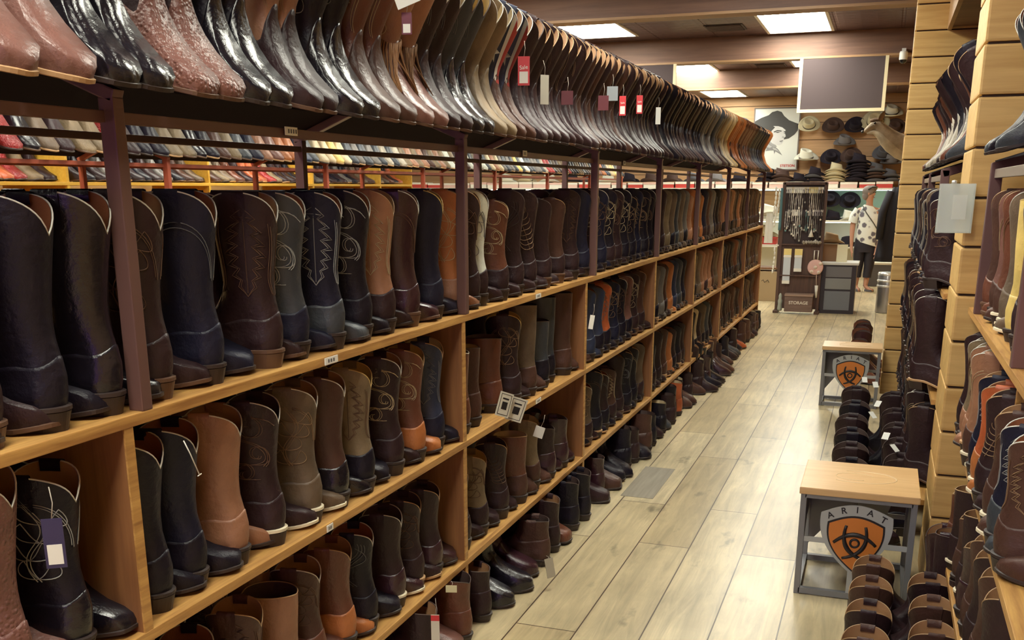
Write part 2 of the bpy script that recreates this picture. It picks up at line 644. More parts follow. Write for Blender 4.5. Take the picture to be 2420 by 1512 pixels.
# ------------------------------------------------------------------ the room
CEIL = 3.05
def floor_material():
    m, nt, b = new_mat('floor_planks')
    tc = N(nt, 'ShaderNodeTexCoord')
    sx = N(nt, 'ShaderNodeSeparateXYZ')
    nt.links.new(tc.outputs['Object'], sx.inputs[0])
    cx = N(nt, 'ShaderNodeCombineXYZ')
    nt.links.new(sx.outputs['Y'], cx.inputs['X'])
    nt.links.new(sx.outputs['X'], cx.inputs['Y'])
    br = N(nt, 'ShaderNodeTexBrick', offset=0.37, offset_frequency=2, squash=1.0)
    br.inputs['Scale'].default_value = 1.0
    br.inputs['Brick Width'].default_value = 1.55
    br.inputs['Row Height'].default_value = 0.222
    br.inputs['Mortar Size'].default_value = 0.003
    br.inputs['Mortar Smooth'].default_value = 0.3
    br.inputs['Bias'].default_value = 0.0
    br.inputs['Color1'].default_value = (0.47, 0.37, 0.21, 1)
    br.inputs['Color2'].default_value = (0.66, 0.55, 0.35, 1)
    br.inputs['Mortar'].default_value = (0.09, 0.05, 0.03, 1)
    nt.links.new(cx.outputs[0], br.inputs['Vector'])
    mp = N(nt, 'ShaderNodeMapping')
    mp.inputs['Scale'].default_value = (9.0, 0.8, 9.0)
    nt.links.new(tc.outputs['Object'], mp.inputs['Vector'])
    g = N(nt, 'ShaderNodeTexNoise', Scale=2.6, Detail=8.0, Roughness=0.65, Distortion=0.8)
    nt.links.new(mp.outputs['Vector'], g.inputs['Vector'])
    g2 = N(nt, 'ShaderNodeTexNoise', Scale=1.3, Detail=5.0, Roughness=0.6)
    nt.links.new(tc.outputs['Object'], g2.inputs['Vector'])
    r1 = N(nt, 'ShaderNodeMapRange')
    for k, v in (('From Min', .25), ('From Max', .75), ('To Min', .62), ('To Max', 1.25)):
        r1.inputs[k].default_value = v
    nt.links.new(g.outputs['Fac'], r1.inputs['Value'])
    r2 = N(nt, 'ShaderNodeMapRange')
    for k, v in (('From Min', .3), ('From Max', .7), ('To Min', .72), ('To Max', 1.14)):
        r2.inputs[k].default_value = v
    nt.links.new(g2.outputs['Fac'], r2.inputs['Value'])
    mu = N(nt, 'ShaderNodeMath', operation='MULTIPLY')
    nt.links.new(r1.outputs[0], mu.inputs[0])
    nt.links.new(r2.outputs[0], mu.inputs[1])
    # dark knots and scuffs
    mp2 = N(nt, 'ShaderNodeMapping')
    mp2.inputs['Scale'].default_value = (1.0, 0.45, 1.0)
    nt.links.new(tc.outputs['Object'], mp2.inputs['Vector'])
    kn = N(nt, 'ShaderNodeTexNoise', Scale=7.0, Detail=4.0, Roughness=0.55)
    nt.links.new(mp2.outputs['Vector'], kn.inputs['Vector'])
    kr = N(nt, 'ShaderNodeMapRange')
    for k, v in (('From Min', .63), ('From Max', .74), ('To Min', 1.0), ('To Max', .40)):
        kr.inputs[k].default_value = v
    nt.links.new(kn.outputs['Fac'], kr.inputs['Value'])
    mu2 = N(nt, 'ShaderNodeMath', operation='MULTIPLY')
    nt.links.new(mu.outputs[0], mu2.inputs[0])
    nt.links.new(kr.outputs[0], mu2.inputs[1])
    sc = N(nt, 'ShaderNodeVectorMath', operation='SCALE')
    nt.links.new(br.outputs['Color'], sc.inputs[0])
    nt.links.new(mu2.outputs[0], sc.inputs['Scale'])
    nt.links.new(sc.outputs['Vector'], b.inputs['Base Color'])
    bp = N(nt, 'ShaderNodeBump', Strength=0.18, Distance=0.004)
    nt.links.new(g.outputs['Fac'], bp.inputs['Height'])
    nt.links.new(bp.outputs['Normal'], b.inputs['Normal'])
    b.inputs['Roughness'].default_value = 0.30
    b.inputs['Specular IOR Level'].default_value = 0.6
    return m

def tin_material():
    m, nt, b = new_mat('tin_ceiling')
    tc = N(nt, 'ShaderNodeTexCoord')
    br = N(nt, 'ShaderNodeTexBrick', offset=0.0, squash=1.0)
    br.inputs['Scale'].default_value = 1.0
    br.inputs['Brick Width'].default_value = 0.61
    br.inputs['Row Height'].default_value = 0.61
    br.inputs['Mortar Size'].default_value = 0.02
    br.inputs['Mortar Smooth'].default_value = 0.6
    br.inputs['Color1'].default_value = (1, 1, 1, 1)
    br.inputs['Color2'].default_value = (1, 1, 1, 1)
    br.inputs['Mortar'].default_value = (0, 0, 0, 1)
    nt.links.new(tc.outputs['Object'], br.inputs['Vector'])
    wv = N(nt, 'ShaderNodeTexVoronoi', feature='F1', distance='CHEBYCHEV')
    wv.inputs['Scale'].default_value = 1 / 0.1525
    wv.inputs['Randomness'].default_value = 0.0
    nt.links.new(tc.outputs['Object'], wv.inputs['Vector'])
    ad = N(nt, 'ShaderNodeMath', operation='MULTIPLY_ADD')
    ad.inputs[1].default_value = 0.6
    nt.links.new(wv.outputs['Distance'], ad.inputs[0])
    nt.links.new(br.outputs['Color'], ad.inputs[2])
    bp = N(nt, 'ShaderNodeBump', Strength=0.7, Distance=0.02)
    nt.links.new(ad.outputs[0], bp.inputs['Height'])
    nt.links.new(bp.outputs['Normal'], b.inputs['Normal'])
    b.inputs['Base Color'].default_value = (0.12, 0.068, 0.066, 1)
    b.inputs['Roughness'].default_value = 0.38
    b.inputs['Metallic'].default_value = 0.35
    return m

M_log = wood('log_wood', (0.50, 0.295, 0.095), (0.66, 0.43, 0.165), 'X', rough=0.5, scale=0.7)
M_logdark = wood('log_wood_rear', (0.30, 0.165, 0.075), (0.42, 0.25, 0.12), 'X', rough=0.55, scale=0.7)
M_beam = wood('beam_wood', (0.13, 0.068, 0.048), (0.20, 0.108, 0.072), 'X', rough=0.6, scale=0.5)
M_beamlight = wood('beam_wood_light', (0.28, 0.155, 0.07), (0.38, 0.22, 0.105), 'X', rough=0.5, scale=0.5)
M_dark = plain('joint_dark', (0.05, 0.025, 0.015), 0.8)

struct('floor', MB().box((-10.5, -4.2, -.05), (1.6, 19.3, 0)), floor_material())
mb = MB().box((-1.13, 4.72, 0.0), (-0.965, 5.30, 0.0016), bev=.0005)
o = struct('floor_board', mb, wood('grey_board', (0.20, 0.17, 0.13), (0.29, 0.25, 0.19), 'Y', rough=0.5))
struct('ceiling', MB().box((-10.5, -4.2, CEIL), (1.6, 19.3, CEIL + .05)), tin_material())
for y in (-0.9, 2.2, 5.3, 8.4, 11.5, 14.6):
    mb = MB()
    mb.box((-10.4, y, CEIL - .25), (1.5, y + .16, CEIL), 0)
    mb.box((-10.4, y - .012, CEIL - .255), (1.5, y + .172, CEIL - .235), 1)
    struct('ceiling_beam', mb, [M_beam, M_beamlight])

def log_wall(name, x0, x1, y0, y1, z1, mat, axis='X', course=.1635, start=0.0, parent=None):
    """stacked squared logs with a dark groove between courses"""
    mb = MB()
    z = start
    while z < z1 - 0.01:
        zt = min(z + course - .008, z1)
        mb.box((x0, y0, z), (x1, y1, zt), 0, bev=.008)
        z += course
    mb.box((x0 + .012, y0 + .012, start), (x1 - .012, y1 - .012, z1), 1)
    return struct(name, mb, [mat, M_dark], parent)

log_wall('partition_wall', .076, 1.5, 7.62, 7.90, CEIL, M_log, start=0.055)
log_wall('partition_wall', .256, 1.5, 3.83, 4.25, CEIL, M_log, start=0.0)
M_logy = wood('log_wood_along', (0.44, 0.26, 0.10), (0.60, 0.39, 0.17), 'Y', rough=0.5, scale=0.7)
log_wall('wall_right', 1.5, 1.58, -4.1, 19.2, CEIL, M_logy)
log_wall('wall_right_rear', .42, .55, 7.92, 19.1, CEIL, M_logy)
log_wall('wall_back', -10.4, 1.5, 19.1, 19.25, CEIL, wood('plank_rear', (0.36, 0.20, 0.09), (0.50, 0.30, 0.15), 'X', rough=0.55, scale=0.5), course=.29)
log_wall('wall_left', -5.75, -5.6, -4.0, 10.75, CEIL, M_logy)
log_wall('wall_left_rear', -10.4, -10.25, 10.6, 19.1, CEIL, M_logy)
log_wall('wall_left_return', -10.4, -5.6, 10.62, 10.75, CEIL, M_log)
# boxed-in duct between the two partition walls
mb = MB()
mb.box((.30, 4.25, 2.52), (1.5, 7.62, CEIL - .001), 0)
mb.box((.275, 4.25, 2.50), (.30, 7.62, CEIL - .001), 1)
struct('trim_1', mb, [M_beam, M_beamlight])

# ------------------------------------------------------------------ ceiling lights
M_diff = plain('light_diffuser', (1.0, 0.985, 0.84), 0.5, emit=LIGHT_E)
M_diff2 = plain('light_frame', (0.75, 0.74, 0.70), 0.5)
def troffer(x, y, label):
    t = thing('ceiling_light', label, 'light', (x, y, CEIL), 0, 'recessed ceiling lights')
    f = MB()
    w, l = .30, .60
    for a, b2 in (((-w - .03, -l - .03), (w + .03, -l)), ((-w - .03, l), (w + .03, l + .03)), ((-w - .03, -l), (-w, l)), ((w, -l), (w + .03, l))):
        f.box((*a, -.014), (*b2, -.001))
    f.obj('frame', M_diff2, t)
    MB().box((-w, -l, -.010), (w, l, -.003)).obj('diffuser', M_diff, t)
for x, y, lab in (
        (-2.93, 10.45, 'bright rectangular ceiling light above the far end of the long boot rack'),
        (-0.98, 10.75, 'bright rectangular ceiling light above the aisle, before the grey hanging board'),
        (-2.62, 14.15, 'small bright ceiling light half hidden behind the edge of a hanging board'),
        (-2.76, 18.15, 'bright ceiling light nearest the rear hat wall, left of the portrait poster'),
        (-0.98, 13.9, 'ceiling light hidden behind the grey hanging board over the counter'),
        (-0.98, 7.0, 'ceiling light over the aisle, one beam nearer than the lit one'),
        (-2.83, 7.0, 'ceiling light over the far side of the long rack, second beam'),
        (-0.75, 3.75, 'ceiling light overhead in the near part of the aisle'),
        (-2.5, 3.75, 'ceiling light overhead between the two long racks'),
        (-0.75, 0.6, 'ceiling light just above the near end of the aisle'),
        (-2.5, 0.6, 'ceiling light above the near end between the racks'),
        (-4.6, 3.75, 'ceiling light over the yellow wall shelves, near end'),
        (-4.6, 7.0, 'ceiling light over the yellow wall shelves, far end'),
        (-5.6, 13.5, 'ceiling light over the far corner of the hat department'),
        (-5.6, 16.7, 'ceiling light by the rear hat shelf in the far corner'),
        (-7.9, 16.0, 'ceiling light in the farthest corner of the hat department'),
        (-0.75, -2.2, 'ceiling light behind the near end of the aisle'),
        (-2.5, -2.2, 'ceiling light behind the near end of the racks'),
        (-0.9, 16.7, 'ceiling light above the woman by the hats')):
    troffer(x, y, lab)
# vents
M_vent = plain('vent_dark', (0.035, 0.02, 0.02), 0.6)
for x, y, lab in ((-1.67, 10.85, 'dark ceiling vent between the two large bright lights'), (-1.58, 14.3, 'dark ceiling vent beside the hanging grey board')):
    t = thing('ceiling_vent', lab, 'vent', (x, y, CEIL), 0, 'ceiling vents')
    MB().box((-.19, -.19, -.006), (.19, .19, -.001)).obj('vent_plate', M_vent, t)
    mb = MB()
    for k in range(7):
        mb.box((-.17, -.17 + k * .053, -.016), (.17, -.150 + k * .053, -.006))
    mb.obj('slat', plain('vent_slat', (.09, .055, .05), .5), t)
# a small round camera under the ceiling beam
t = thing('security_camera', 'small white dome camera high beside the log partition', 'camera', (.03, 11.42, 2.72))
MB().lathe([(0, .10), (.035, .10), (.04, .085), (.04, .03), (.038, .02)], 16, cap=False).obj('body', plain('white_plastic', (.8, .8, .76), .4), t)
MB().lathe([(.036, .02), (.032, 0), (.018, -.012), (0, -.016)], 16).obj('dome', plain('black_gloss', (.01, .01, .012), .1), t)
MB().box((-.02, .0, .10), (.02, .075, .13)).obj('bracket', M_diff2, t)

# ------------------------------------------------------------------ world and view
w = bpy.data.worlds.new('world')
SC.world = w
w.use_nodes = True
w.node_tree.nodes['Background'].inputs['Color'].default_value = (0.38, 0.15, 0.60, 1)
w.node_tree.nodes['Background'].inputs['Strength'].default_value = FILL
SC.view_settings.view_transform = 'Standard'
SC.view_settings.look = 'None'
SC.view_settings.gamma = 1.0
SC.view_settings.use_curve_mapping = False
SC.view_settings.exposure = EXPOSURE
SC.cycles.use_denoising = True
SC.cycles.max_bounces = 6
SC.cycles.diffuse_bounces = 4
SC.cycles.glossy_bounces = 3
SC.cycles.transmission_bounces = 4
SC.cycles.caustics_reflective = False
SC.cycles.caustics_refractive = False
# ------------------------------------------------------------------ shelves and racks
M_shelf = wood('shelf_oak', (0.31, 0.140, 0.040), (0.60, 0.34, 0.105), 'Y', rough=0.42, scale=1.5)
M_div = wood('shaded_oak', (0.18, 0.074, 0.030), (0.29, 0.128, 0.050), 'Z', rough=0.45, scale=0.9)  # oak darkened: the shade on divider faces is painted into its colour
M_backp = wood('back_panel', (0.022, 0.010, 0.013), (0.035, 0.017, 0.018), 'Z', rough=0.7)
M_steel = plain('brown_steel', (0.130, 0.066, 0.058), 0.38, metal=0.1)
M_redsteel = plain('red_steel', (0.30, 0.065, 0.035), 0.4)
M_yel = wood('yellow_shelf', (0.60, 0.32, 0.035), (0.74, 0.43, 0.06), 'Y', rough=0.45)
M_sheet = plain('dark_sheet', (0.010, 0.006, 0.011), 0.9, spec=.1)
M_paper = plain('white_paper', (0.78, 0.77, 0.72), 0.6)
M_ink = plain('grey_ink', (0.12, 0.12, 0.13), 0.6)

DIVS = [-0.06, 1.415, 2.99, 4.45, 5.96, 7.31, 8.64, 10.15, 11.54]
ZA, ZB, ZC = 1.103, 0.683, 0.262
XF = -1.25
def shelf_unit(name, label, xf, xb, ys, zs, md, ms, mbk, ztop, group=None, backx=None, skip=(), recess=.002):
    t = thing(name, label, 'shelf unit', (0, 0, 0), 0, group)
    y0, y1 = ys[0], ys[-1]
    lo, hi = min(xf, xb), max(xf, xb)
    for z in zs:
        MB().box((lo, y0, z - .022), (hi, y1, z), bev=.002).obj('shelf_board', ms, t)
    zz = [0.0] + sorted(zs)
    for y in ys:
        if y in skip:
            continue
        mb = MB()
        for a, b2 in zip(zz[:-1], zz[1:]):
            mb.box((lo + recess, y - .011, a), (hi - recess, y + .011, b2 - .022))
        if ztop > zz[-1]:
            mb.box((lo + .002, y - .011, zz[-1]), (hi - .002, y + .011, ztop))
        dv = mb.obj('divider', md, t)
        sg = 1 if xf > xb else -1
        e = MB()
        for a, b2 in zip(zz[:-1], zz[1:]):
            x_ = xf - sg * (recess - .001)
            e.box((min(x_, x_ - sg * .004), y - .0115, a), (max(x_, x_ - sg * .004), y + .0115, b2 - .022))
        e.obj('edge_strip', ms, dv)
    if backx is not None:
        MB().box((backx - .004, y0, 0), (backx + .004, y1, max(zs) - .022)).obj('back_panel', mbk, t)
    return t

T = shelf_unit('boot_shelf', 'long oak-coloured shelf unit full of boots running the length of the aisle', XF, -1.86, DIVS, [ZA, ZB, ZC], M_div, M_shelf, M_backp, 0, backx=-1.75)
def size_label(x, y, z, rz, parent, w=.062, h=.017, n=3):
    o = MB().box((-.001, -w / 2, -h / 2), (.001, w / 2, h / 2)).obj('size_label', M_paper, parent)
    o.location = (x, y, z)
    o['label'] = 'white paper size label'
    mb = MB()
    for k in range(n):
        mb.box((.001, -w * .28 + k * w * .2, -h * .25), (.0014, -w * .28 + k * w * .2 + w * .11, h * .25))
    i = mb.obj('ink_mark', M_ink, o)
    return o
size_label(XF + .002, 2.136, ZA - .011, 0, T)
size_label(XF + .002, 3.74, ZA - .011, 0, T)
size_label(XF + .002, 2.09, ZB - .011, 0, T, .03)
size_label(XF + .002, 3.75, ZB - .011, 0, T)

TILT = R(22)
def boot_rack(name, label, xf, ys, z0, mat, group=None, depth=.61, ztop=1.65):
    """steel frames standing on a shelf; sloped sheets over them carry boots; xf front plane, faces +x.
    The sheet passes through z=1.650 at xf+.05 and climbs backwards at TILT"""
    t = thing(name, label, 'rack', (0, 0, 0), 0, group)
    w, d = .0135, .012
    tt = math.tan(TILT)
    plane = lambda x: 1.650 + tt * (xf + .05 - x)
    xm = xf - depth / 2
    for y in ys:
        for sgn in (1, -1):
            mb = MB()
            a, b2 = (xf - .032, xf) if sgn > 0 else (xf - depth, xf - depth + .032)
            mb.box((a, y - w, z0), (b2, y + w, ztop), bev=.003)
            L = (depth / 2) / math.cos(TILT)
            x0 = xf if sgn > 0 else xf - depth
            M = Matrix.Translation((x0, y, plane(xf) - .020)) @ (Matrix.Identity(4) if sgn > 0 else Matrix.Rotation(PI, 4, 'Z')) @ Matrix.Rotation(TILT, 4, 'Y')
            mb.box((-L, -w, -d), (.0, w, d), M=M, bev=.003)
            mb.obj('post', mat, t)
    y0, y1 = ys[0], ys[-1]
    MB().box((xf - .036, y0, ztop - .042), (xf - .020, y1, ztop - .022), bev=.002).obj('front_rail', mat, t)
    MB().box((xf - depth + .012, y0, ztop - .036), (xf - depth + .028, y1, ztop - .018), bev=.002).obj('rear_rail', mat, t)
    MB().box((xm - .012, y0, plane(xm) - .055), (xm + .012, y1, plane(xm) - .035), bev=.002).obj('ridge_rail', mat, t)
    for sgn in (1, -1):
        L = (depth / 2 - .002) / math.cos(TILT)
        M = Matrix.Translation((xm, 0, plane(xm) - .003)) @ (Matrix.Identity(4) if sgn > 0 else Matrix.Rotation(PI, 4, 'Z')) @ Matrix.Rotation(TILT, 4, 'Y')
        ya, yb = (y0, y1) if sgn > 0 else (-y1, -y0)
        MB().box((.004, ya, -.003), (L - .012, yb, 0), M=M).obj('sloped_sheet', M_sheet, t)
    return t
RACKY = [0.02, 1.47, 3.02, 4.60, 6.02, 7.36, 8.85, 10.15, 11.50]
TR = boot_rack('boot_rack', 'long brown steel rack of sloped boots standing on top of the aisle shelf unit', XF, RACKY, ZA, M_steel)
size_label(XF - .014, 2.036, 1.622, 0, TR, .05, .018, 4)
size_label(XF - .014, 3.62, 1.622, 0, TR, .045, .02)
size_label(XF - .014, 5.15, 1.622, 0, TR, .045, .02)

# the second long unit behind, with its own red rack
DIV2 = [3.0, 4.69, 6.39, 8.0, 9.7, 11.4, 13.2, 14.95]
shelf_unit('boot_shelf', 'second long shelf unit, behind the first, below the red steel rack', -3.69, -4.30, DIV2, [1.10, .68], M_div, M_shelf, M_backp, 0, backx=-4.0)
boot_rack('boot_rack', 'red steel rack of sloped boots on the second shelf unit, seen through the gap', -3.69, DIV2, 1.10, M_redsteel)
# yellow wall shelving beyond
DIV3 = [3.75, 5.34, 6.83, 8.39, 9.74, 10.5]
shelf_unit('boot_shelf', 'bright yellow wall shelving with boots, farthest across the gap', -5.0, -5.55, DIV3, [.7, 1.10, 1.538], M_yel, M_yel, M_backp, 1.98)

# shelves on the near side of the partitions
XR = 0.30
T = shelf_unit('boot_shelf', 'near oak shelf unit against the log wall, at the picture edge beside the bench', XR, .78, [1.2, 2.735, 3.80], [ZA, ZB, ZC], M_shelf, M_shelf, M_backp, 0, backx=.76, skip=(3.80,), recess=.05)
T2 = shelf_unit('boot_shelf', 'oak shelf unit in the alcove between the two log partitions', .24, .70, [4.26, 5.95, 7.60], [ZA, ZB, ZC], M_shelf, M_shelf, M_backp, 0, backx=.68, skip=(4.26, 7.60), recess=.05)
def boot_rack_r(label, xf, ys, ztop=1.575):
    t = thing('boot_rack', label, 'rack', (0, 0, 0), 0)
    w, d, depth, rise = .016, .018, .40, .13
    for y in ys:
        mb = MB()
        mb.box((xf, y - w, ZA), (xf + .036, y + w, ztop), bev=.003)
        L = math.hypot(depth, rise)
        ang = math.atan2(rise, depth)
        M = Matrix.Translation((xf + .018, y, ztop - .012)) @ Matrix.Rotation(-ang, 4, 'Y')
        mb.box((-.012, -w, -d), (L, w, d), M=M, bev=.003)
        mb.box((xf + depth - .03, y - w, ZA), (xf + depth, y + w, ztop + rise - .01), bev=.003)
        mb.obj('post', M_steel, t)
    MB().box((xf + .012, ys[0], ztop - .045), (xf + .030, ys[-1], ztop - .018), bev=.002).obj('front_rail', plain('pale_rail', (.30, .24, .20), .35, metal=.4), t)
    MB().box((xf + depth - .03, ys[0], ztop + rise - .05), (xf + depth - .01, ys[-1], ztop + rise - .02), bev=.002).obj('rear_rail', M_steel, t)
    ang = math.atan2(rise, depth)
    M = Matrix.Translation((xf + .01, 0, ztop + .006)) @ Matrix.Rotation(-ang, 4, 'Y')
    MB().box((0, ys[0], -.002), (depth, ys[-1], .002), M=M).obj('sloped_sheet', M_sheet, t)
    return t
boot_rack_r('brown steel rack over the near shelf unit beside the log wall', XR, [1.22, 2.52, 3.60])
boot_rack_r('brown steel rack with leaning dark boots in the log alcove', .21, [4.85, 6.2, 7.35])

# ------------------------------------------------------------------ fitting benches
M_btop = wood('bench_maple', (0.62, 0.38, 0.17), (0.74, 0.49, 0.25), 'X', rough=0.3, scale=0.7, bump=.05)
M_bsteel = plain('bench_grey', (0.21, 0.21, 0.225), 0.42, metal=0.1)
M_shield = plain('shield_grey', (0.40, 0.41, 0.41), 0.45)
M_orange = plain('shield_orange', (0.62, 0.20, 0.035), 0.45)
M_black = plain('logo_black', (0.015, 0.012, 0.014), 0.5)
def shield_outline(w, h, n=16):
    """emblem outline: arched top, sides curving to a point; centre at the origin, xz plane -> 2D list"""
    P = []
    for t in np.linspace(0, 1, n):
        P.append((-w / 2 + w * t, h * .36 + h * .14 * math.sin(PI * t)))
    for t in np.linspace(0, 1, n)[1:]:
        P.append((w / 2 * (1 - t ** 2.1) + .035 * w * math.sin(PI * t), h * .36 - h * .86 * t ** .95))
    for t in np.linspace(1, 0, n)[1:-1]:
        P.append((-w / 2 * (1 - t ** 2.1) - .035 * w * math.sin(PI * t), h * .36 - h * .86 * t ** .95))
    return P
def bench(x0, x1, y0, y1, label, h=.427):
    cx, cy = (x0 + x1) / 2, (y0 + y1) / 2
    t = thing('fitting_bench', label, 'bench', (cx, cy, 0), 0, 'shoe fitting benches')
    a, b2 = (x1 - x0) / 2, (y1 - y0) / 2
    top = MB().box((-a, -b2, h - .027), (a, b2, h), bev=.004).obj('bench_top', M_btop, t)
    # engraved oval and letters on the top
    mb = MB()
    pts = [(.13 * math.cos(u), .085 * math.sin(u), h + .0003) for u in np.linspace(-2.3, 2.0, 40)]
    mb.tube(pts, .0022, 5)
    pts = [(-.02 + .07 * math.cos(u), .05 * math.sin(u) * 1.0, h + .0003) for u in np.linspace(.3, 5.2, 30)]
    mb.tube(pts, .0018, 5)
    mb.obj('engraving', plain('engraved', (.72, .56, .36), .5), top)
    w = .022
    ins = .006
    f = MB()
    for sx in (-1, 1):
        for sy in (-1, 1):
            x, y = sx * (a - ins - w / 2), sy * (b2 - ins - w / 2)
            g = MB().box((x - w / 2, y - w / 2, 0), (x + w / 2, y + w / 2, h - .027), bev=.002).obj('leg', M_bsteel, t)
    for sx in (-1, 1):
        f.box((sx * (a - ins) - (w if sx > 0 else 0), -b2 + w, .004), (sx * (a - ins) + (0 if sx > 0 else w), b2 - w, .026))
        f.box((sx * (a - ins) - (w if sx > 0 else 0), -b2 + w, h - .050), (sx * (a - ins) + (0 if sx > 0 else w), b2 - w, h - .027))
        # side gusset plate with a slanted edge
        xx = sx * (a - ins - w / 2)
        M = Matrix.Translation((xx, 0, 0)) @ Matrix.Rotation(PI / 2, 4, 'Z') @ Matrix.Rotation(PI / 2, 4, 'X')
        f.prism([(-b2 + w, .05), (b2 - w - .06, h * .52), (b2 - w, h * .52), (b2 - w, h - .05), (-b2 + w, h - .05)], -.0025, .0025, M=M)
    for sy in (-1, 1):
        y = sy * (b2 - ins)
        f.box((-a + w, y - (w if sy > 0 else 0), .004), (a - w, y + (0 if sy > 0 else w), .026))
        f.box((-a + w, y - (w if sy > 0 else 0), h - .042), (a - w, y + (0 if sy > 0 else w), h - .027))
    f.obj('frame', M_bsteel, t)
    M = Matrix.Translation((0, b2 - ins - .016, 0)) @ Matrix.Rotation(PI / 2, 4, 'X')
    rp = MB().prism([(-a + w, h * .16), (-.055, h * .56), (0, h * .60), (0, h - .045), (-a + w, h - .045)], -.002, .002, M=M)
    rp.obj('rear_panel', M_bsteel, t)
    for sy in (-1, 1):
        y = sy * (b2 - ins - .006)
        sgn = -sy
        M = Matrix.Translation((0, y, h * .555)) @ (Matrix.Identity(4) if sy < 0 else Matrix.Rotation(PI, 4, 'Z')) @ Matrix.Rotation(PI / 2, 4, 'X')
        p = MB()
        sw, sh = a * 1.20, h * .64
        # grey plate: scaled shield, joined to the legs by two bars and a stem
        p.prism([(x * 1.0, z) for x, z in shield_outline(sw, sh)], 0, .004, M=M)
        p.box((-a + w, y - .002 if sy < 0 else y - .002, h * .50), (-sw * .40, y + .002, h * .50 + .020))
        p.box((sw * .40, y - .002, h * .50), (a - w, y + .002, h * .50 + .020))
        p.box((-.016, y - .002, .02), (.016, y + .002, h * .27))
        pl = p.obj('shield_plate', M_shield, t)
        if sy < 0:
            Mf = M @ Matrix.Translation((0, -.014, .0042))
            MB().prism([(x, z) for x, z in shield_outline(sw * .80, sh * .80)], 0, .0010, M=Mf).obj('shield_border', M_black, pl)
            o = MB().prism([(x, z) for x, z in shield_outline(sw * .745, sh * .745)], .0010, .0018, M=Mf).obj('shield_field', M_orange, pl)
            o['label'] = 'orange shield field'
            e = MB()
            k = sw * .80
            Me = Mf @ Matrix.Translation((0, .004, .0024))
            for ang in (0, 2 * PI / 3, 4 * PI / 3):
                Mr = Me @ Matrix.Rotation(ang, 4, 'Z')
                # a long bowed stroke; the three cross near the corners of a triangle
                e.tube([Mr @ Vector((k * u, k * (.165 - 1.35 * u * u), 0)) for u in np.linspace(-.37, .37, 16)], [k * (.046 - .05 * abs(u)) for u in np.linspace(-.37, .37, 16)], 5)
            e.tube([Me @ Vector((k * .075 * math.cos(u), k * .075 * math.sin(u), 0)) for u in np.linspace(0, 2 * PI, 20, endpoint=False)], k * .022, 5, closed=True)
            e.obj('emblem', M_black, pl)
            for i, chx in enumerate('ARIAT'):
                u = (i - 2) / 2.0
                me = text_mesh('lettering', chx, h * .078, .0006, True)
                me.materials.append(M_black)
                lo = link('lettering', me, pl)
                lo.matrix_local = M @ Matrix.Translation((u * sw * .37, sh * (.432 - .105 * u * u), .0050)) @ Matrix.Rotation(-u * .42, 4, 'Z')
    return t
bench(-.208, .212, 3.714, 4.13, 'nearest grey steel fitting bench with maple top and orange shield')
bench(-.333, .068, 7.32, 7.60, 'farther grey fitting bench with orange shield, against the log partition end')
# ------------------------------------------------------------------ boots on display
PAL = dict(
    black=((.0085, .006, .013), .42), polish=((.009, .007, .012), .22), navy=((.010, .010, .026), .46), blue=((.022, .030, .066), .45),
    dark=((.028, .013, .0155), .42), burgundy=((.034, .010, .016), .28), brown=((.070, .032, .024), .40), chestnut=((.13, .044, .026), .36),
    pink=((.165, .074, .060), .34), ostrich=((.165, .070, .056), .38), lizard=((.010, .008, .012), .20), tan=((.30, .140, .080), .46), orange=((.40, .135, .042), .40), olive=((.115, .076, .048), .55),
    taupe=((.185, .130, .074), .60), grey=((.13, .115, .105), .50), slate=((.040, .046, .058), .42), white=((.66, .68, .60), .45),
    cream=((.55, .44, .28), .50), yellow=((.66, .48, .15), .45), red=((.28, .026, .026), .35), rust=((.42, .095, .032), .42), snake=((.36, .31, .24), .40))
WORD = dict(black='black', polish='polished black', navy='navy', blue='blue', dark='dark brown', burgundy='burgundy', brown='brown', chestnut='chestnut',
            pink='rosy brown', ostrich='dimpled', lizard='scaly black', tan='tan', orange='orange', olive='olive brown', taupe='taupe', grey='grey', slate='slate grey', white='white', cream='cream',
            yellow='yellow', red='red', rust='rust orange', snake='pale snakeskin')
def LM_(c):
    col, ro = PAL[c]
    pebbly = c in ('ostrich', 'snake', 'red')
    return leather('leather_' + c, col, ro, var=.28 if c not in ('olive', 'taupe') else .4, bump=.55 if pebbly else .28, scale=34 if pebbly else 60, quill=pebbly, bands=c in ('lizard',), coat=.35 if c in ('polish', 'burgundy', 'lizard') else .0, spec=.32 if c in ('black', 'navy', 'dark', 'brown') else .5)
M_soleD = plain('sole_dark', (.030, .018, .016), .5)
M_soleL = plain('sole_tan', (.42, .25, .12), .5)
M_soleW = plain('sole_cream', (.66, .58, .42), .5)
M_soleB = plain('sole_brown', (.10, .05, .03), .45)
SOLES = dict(d=M_soleD, l=M_soleL, w=M_soleW, b=M_soleB)
M_lin = {k: leather('lining_' + k, c, .6, var=.2, bump=.15) for k, c in dict(rust=(.26, .085, .035), tan=(.36, .19, .09), gold=(.50, .33, .10), cream=(.55, .44, .27), dark=(.06, .035, .03)).items()}
M_stitch = {k: plain('thread_' + k, c, .55) for k, c in dict(white=(.34, .34, .33), grey=(.15, .15, .16), tan=(.27, .165, .09), cream=(.46, .36, .22), brown=(.13, .066, .04), dark=(.035, .022, .022)).items()}
M_pipe = {k: plain('piping_' + k, c, .5) for k, c in dict(white=(.55, .53, .48), tan=(.40, .25, .13), dark=(.06, .035, .03), gold=(.55, .38, .13)).items()}

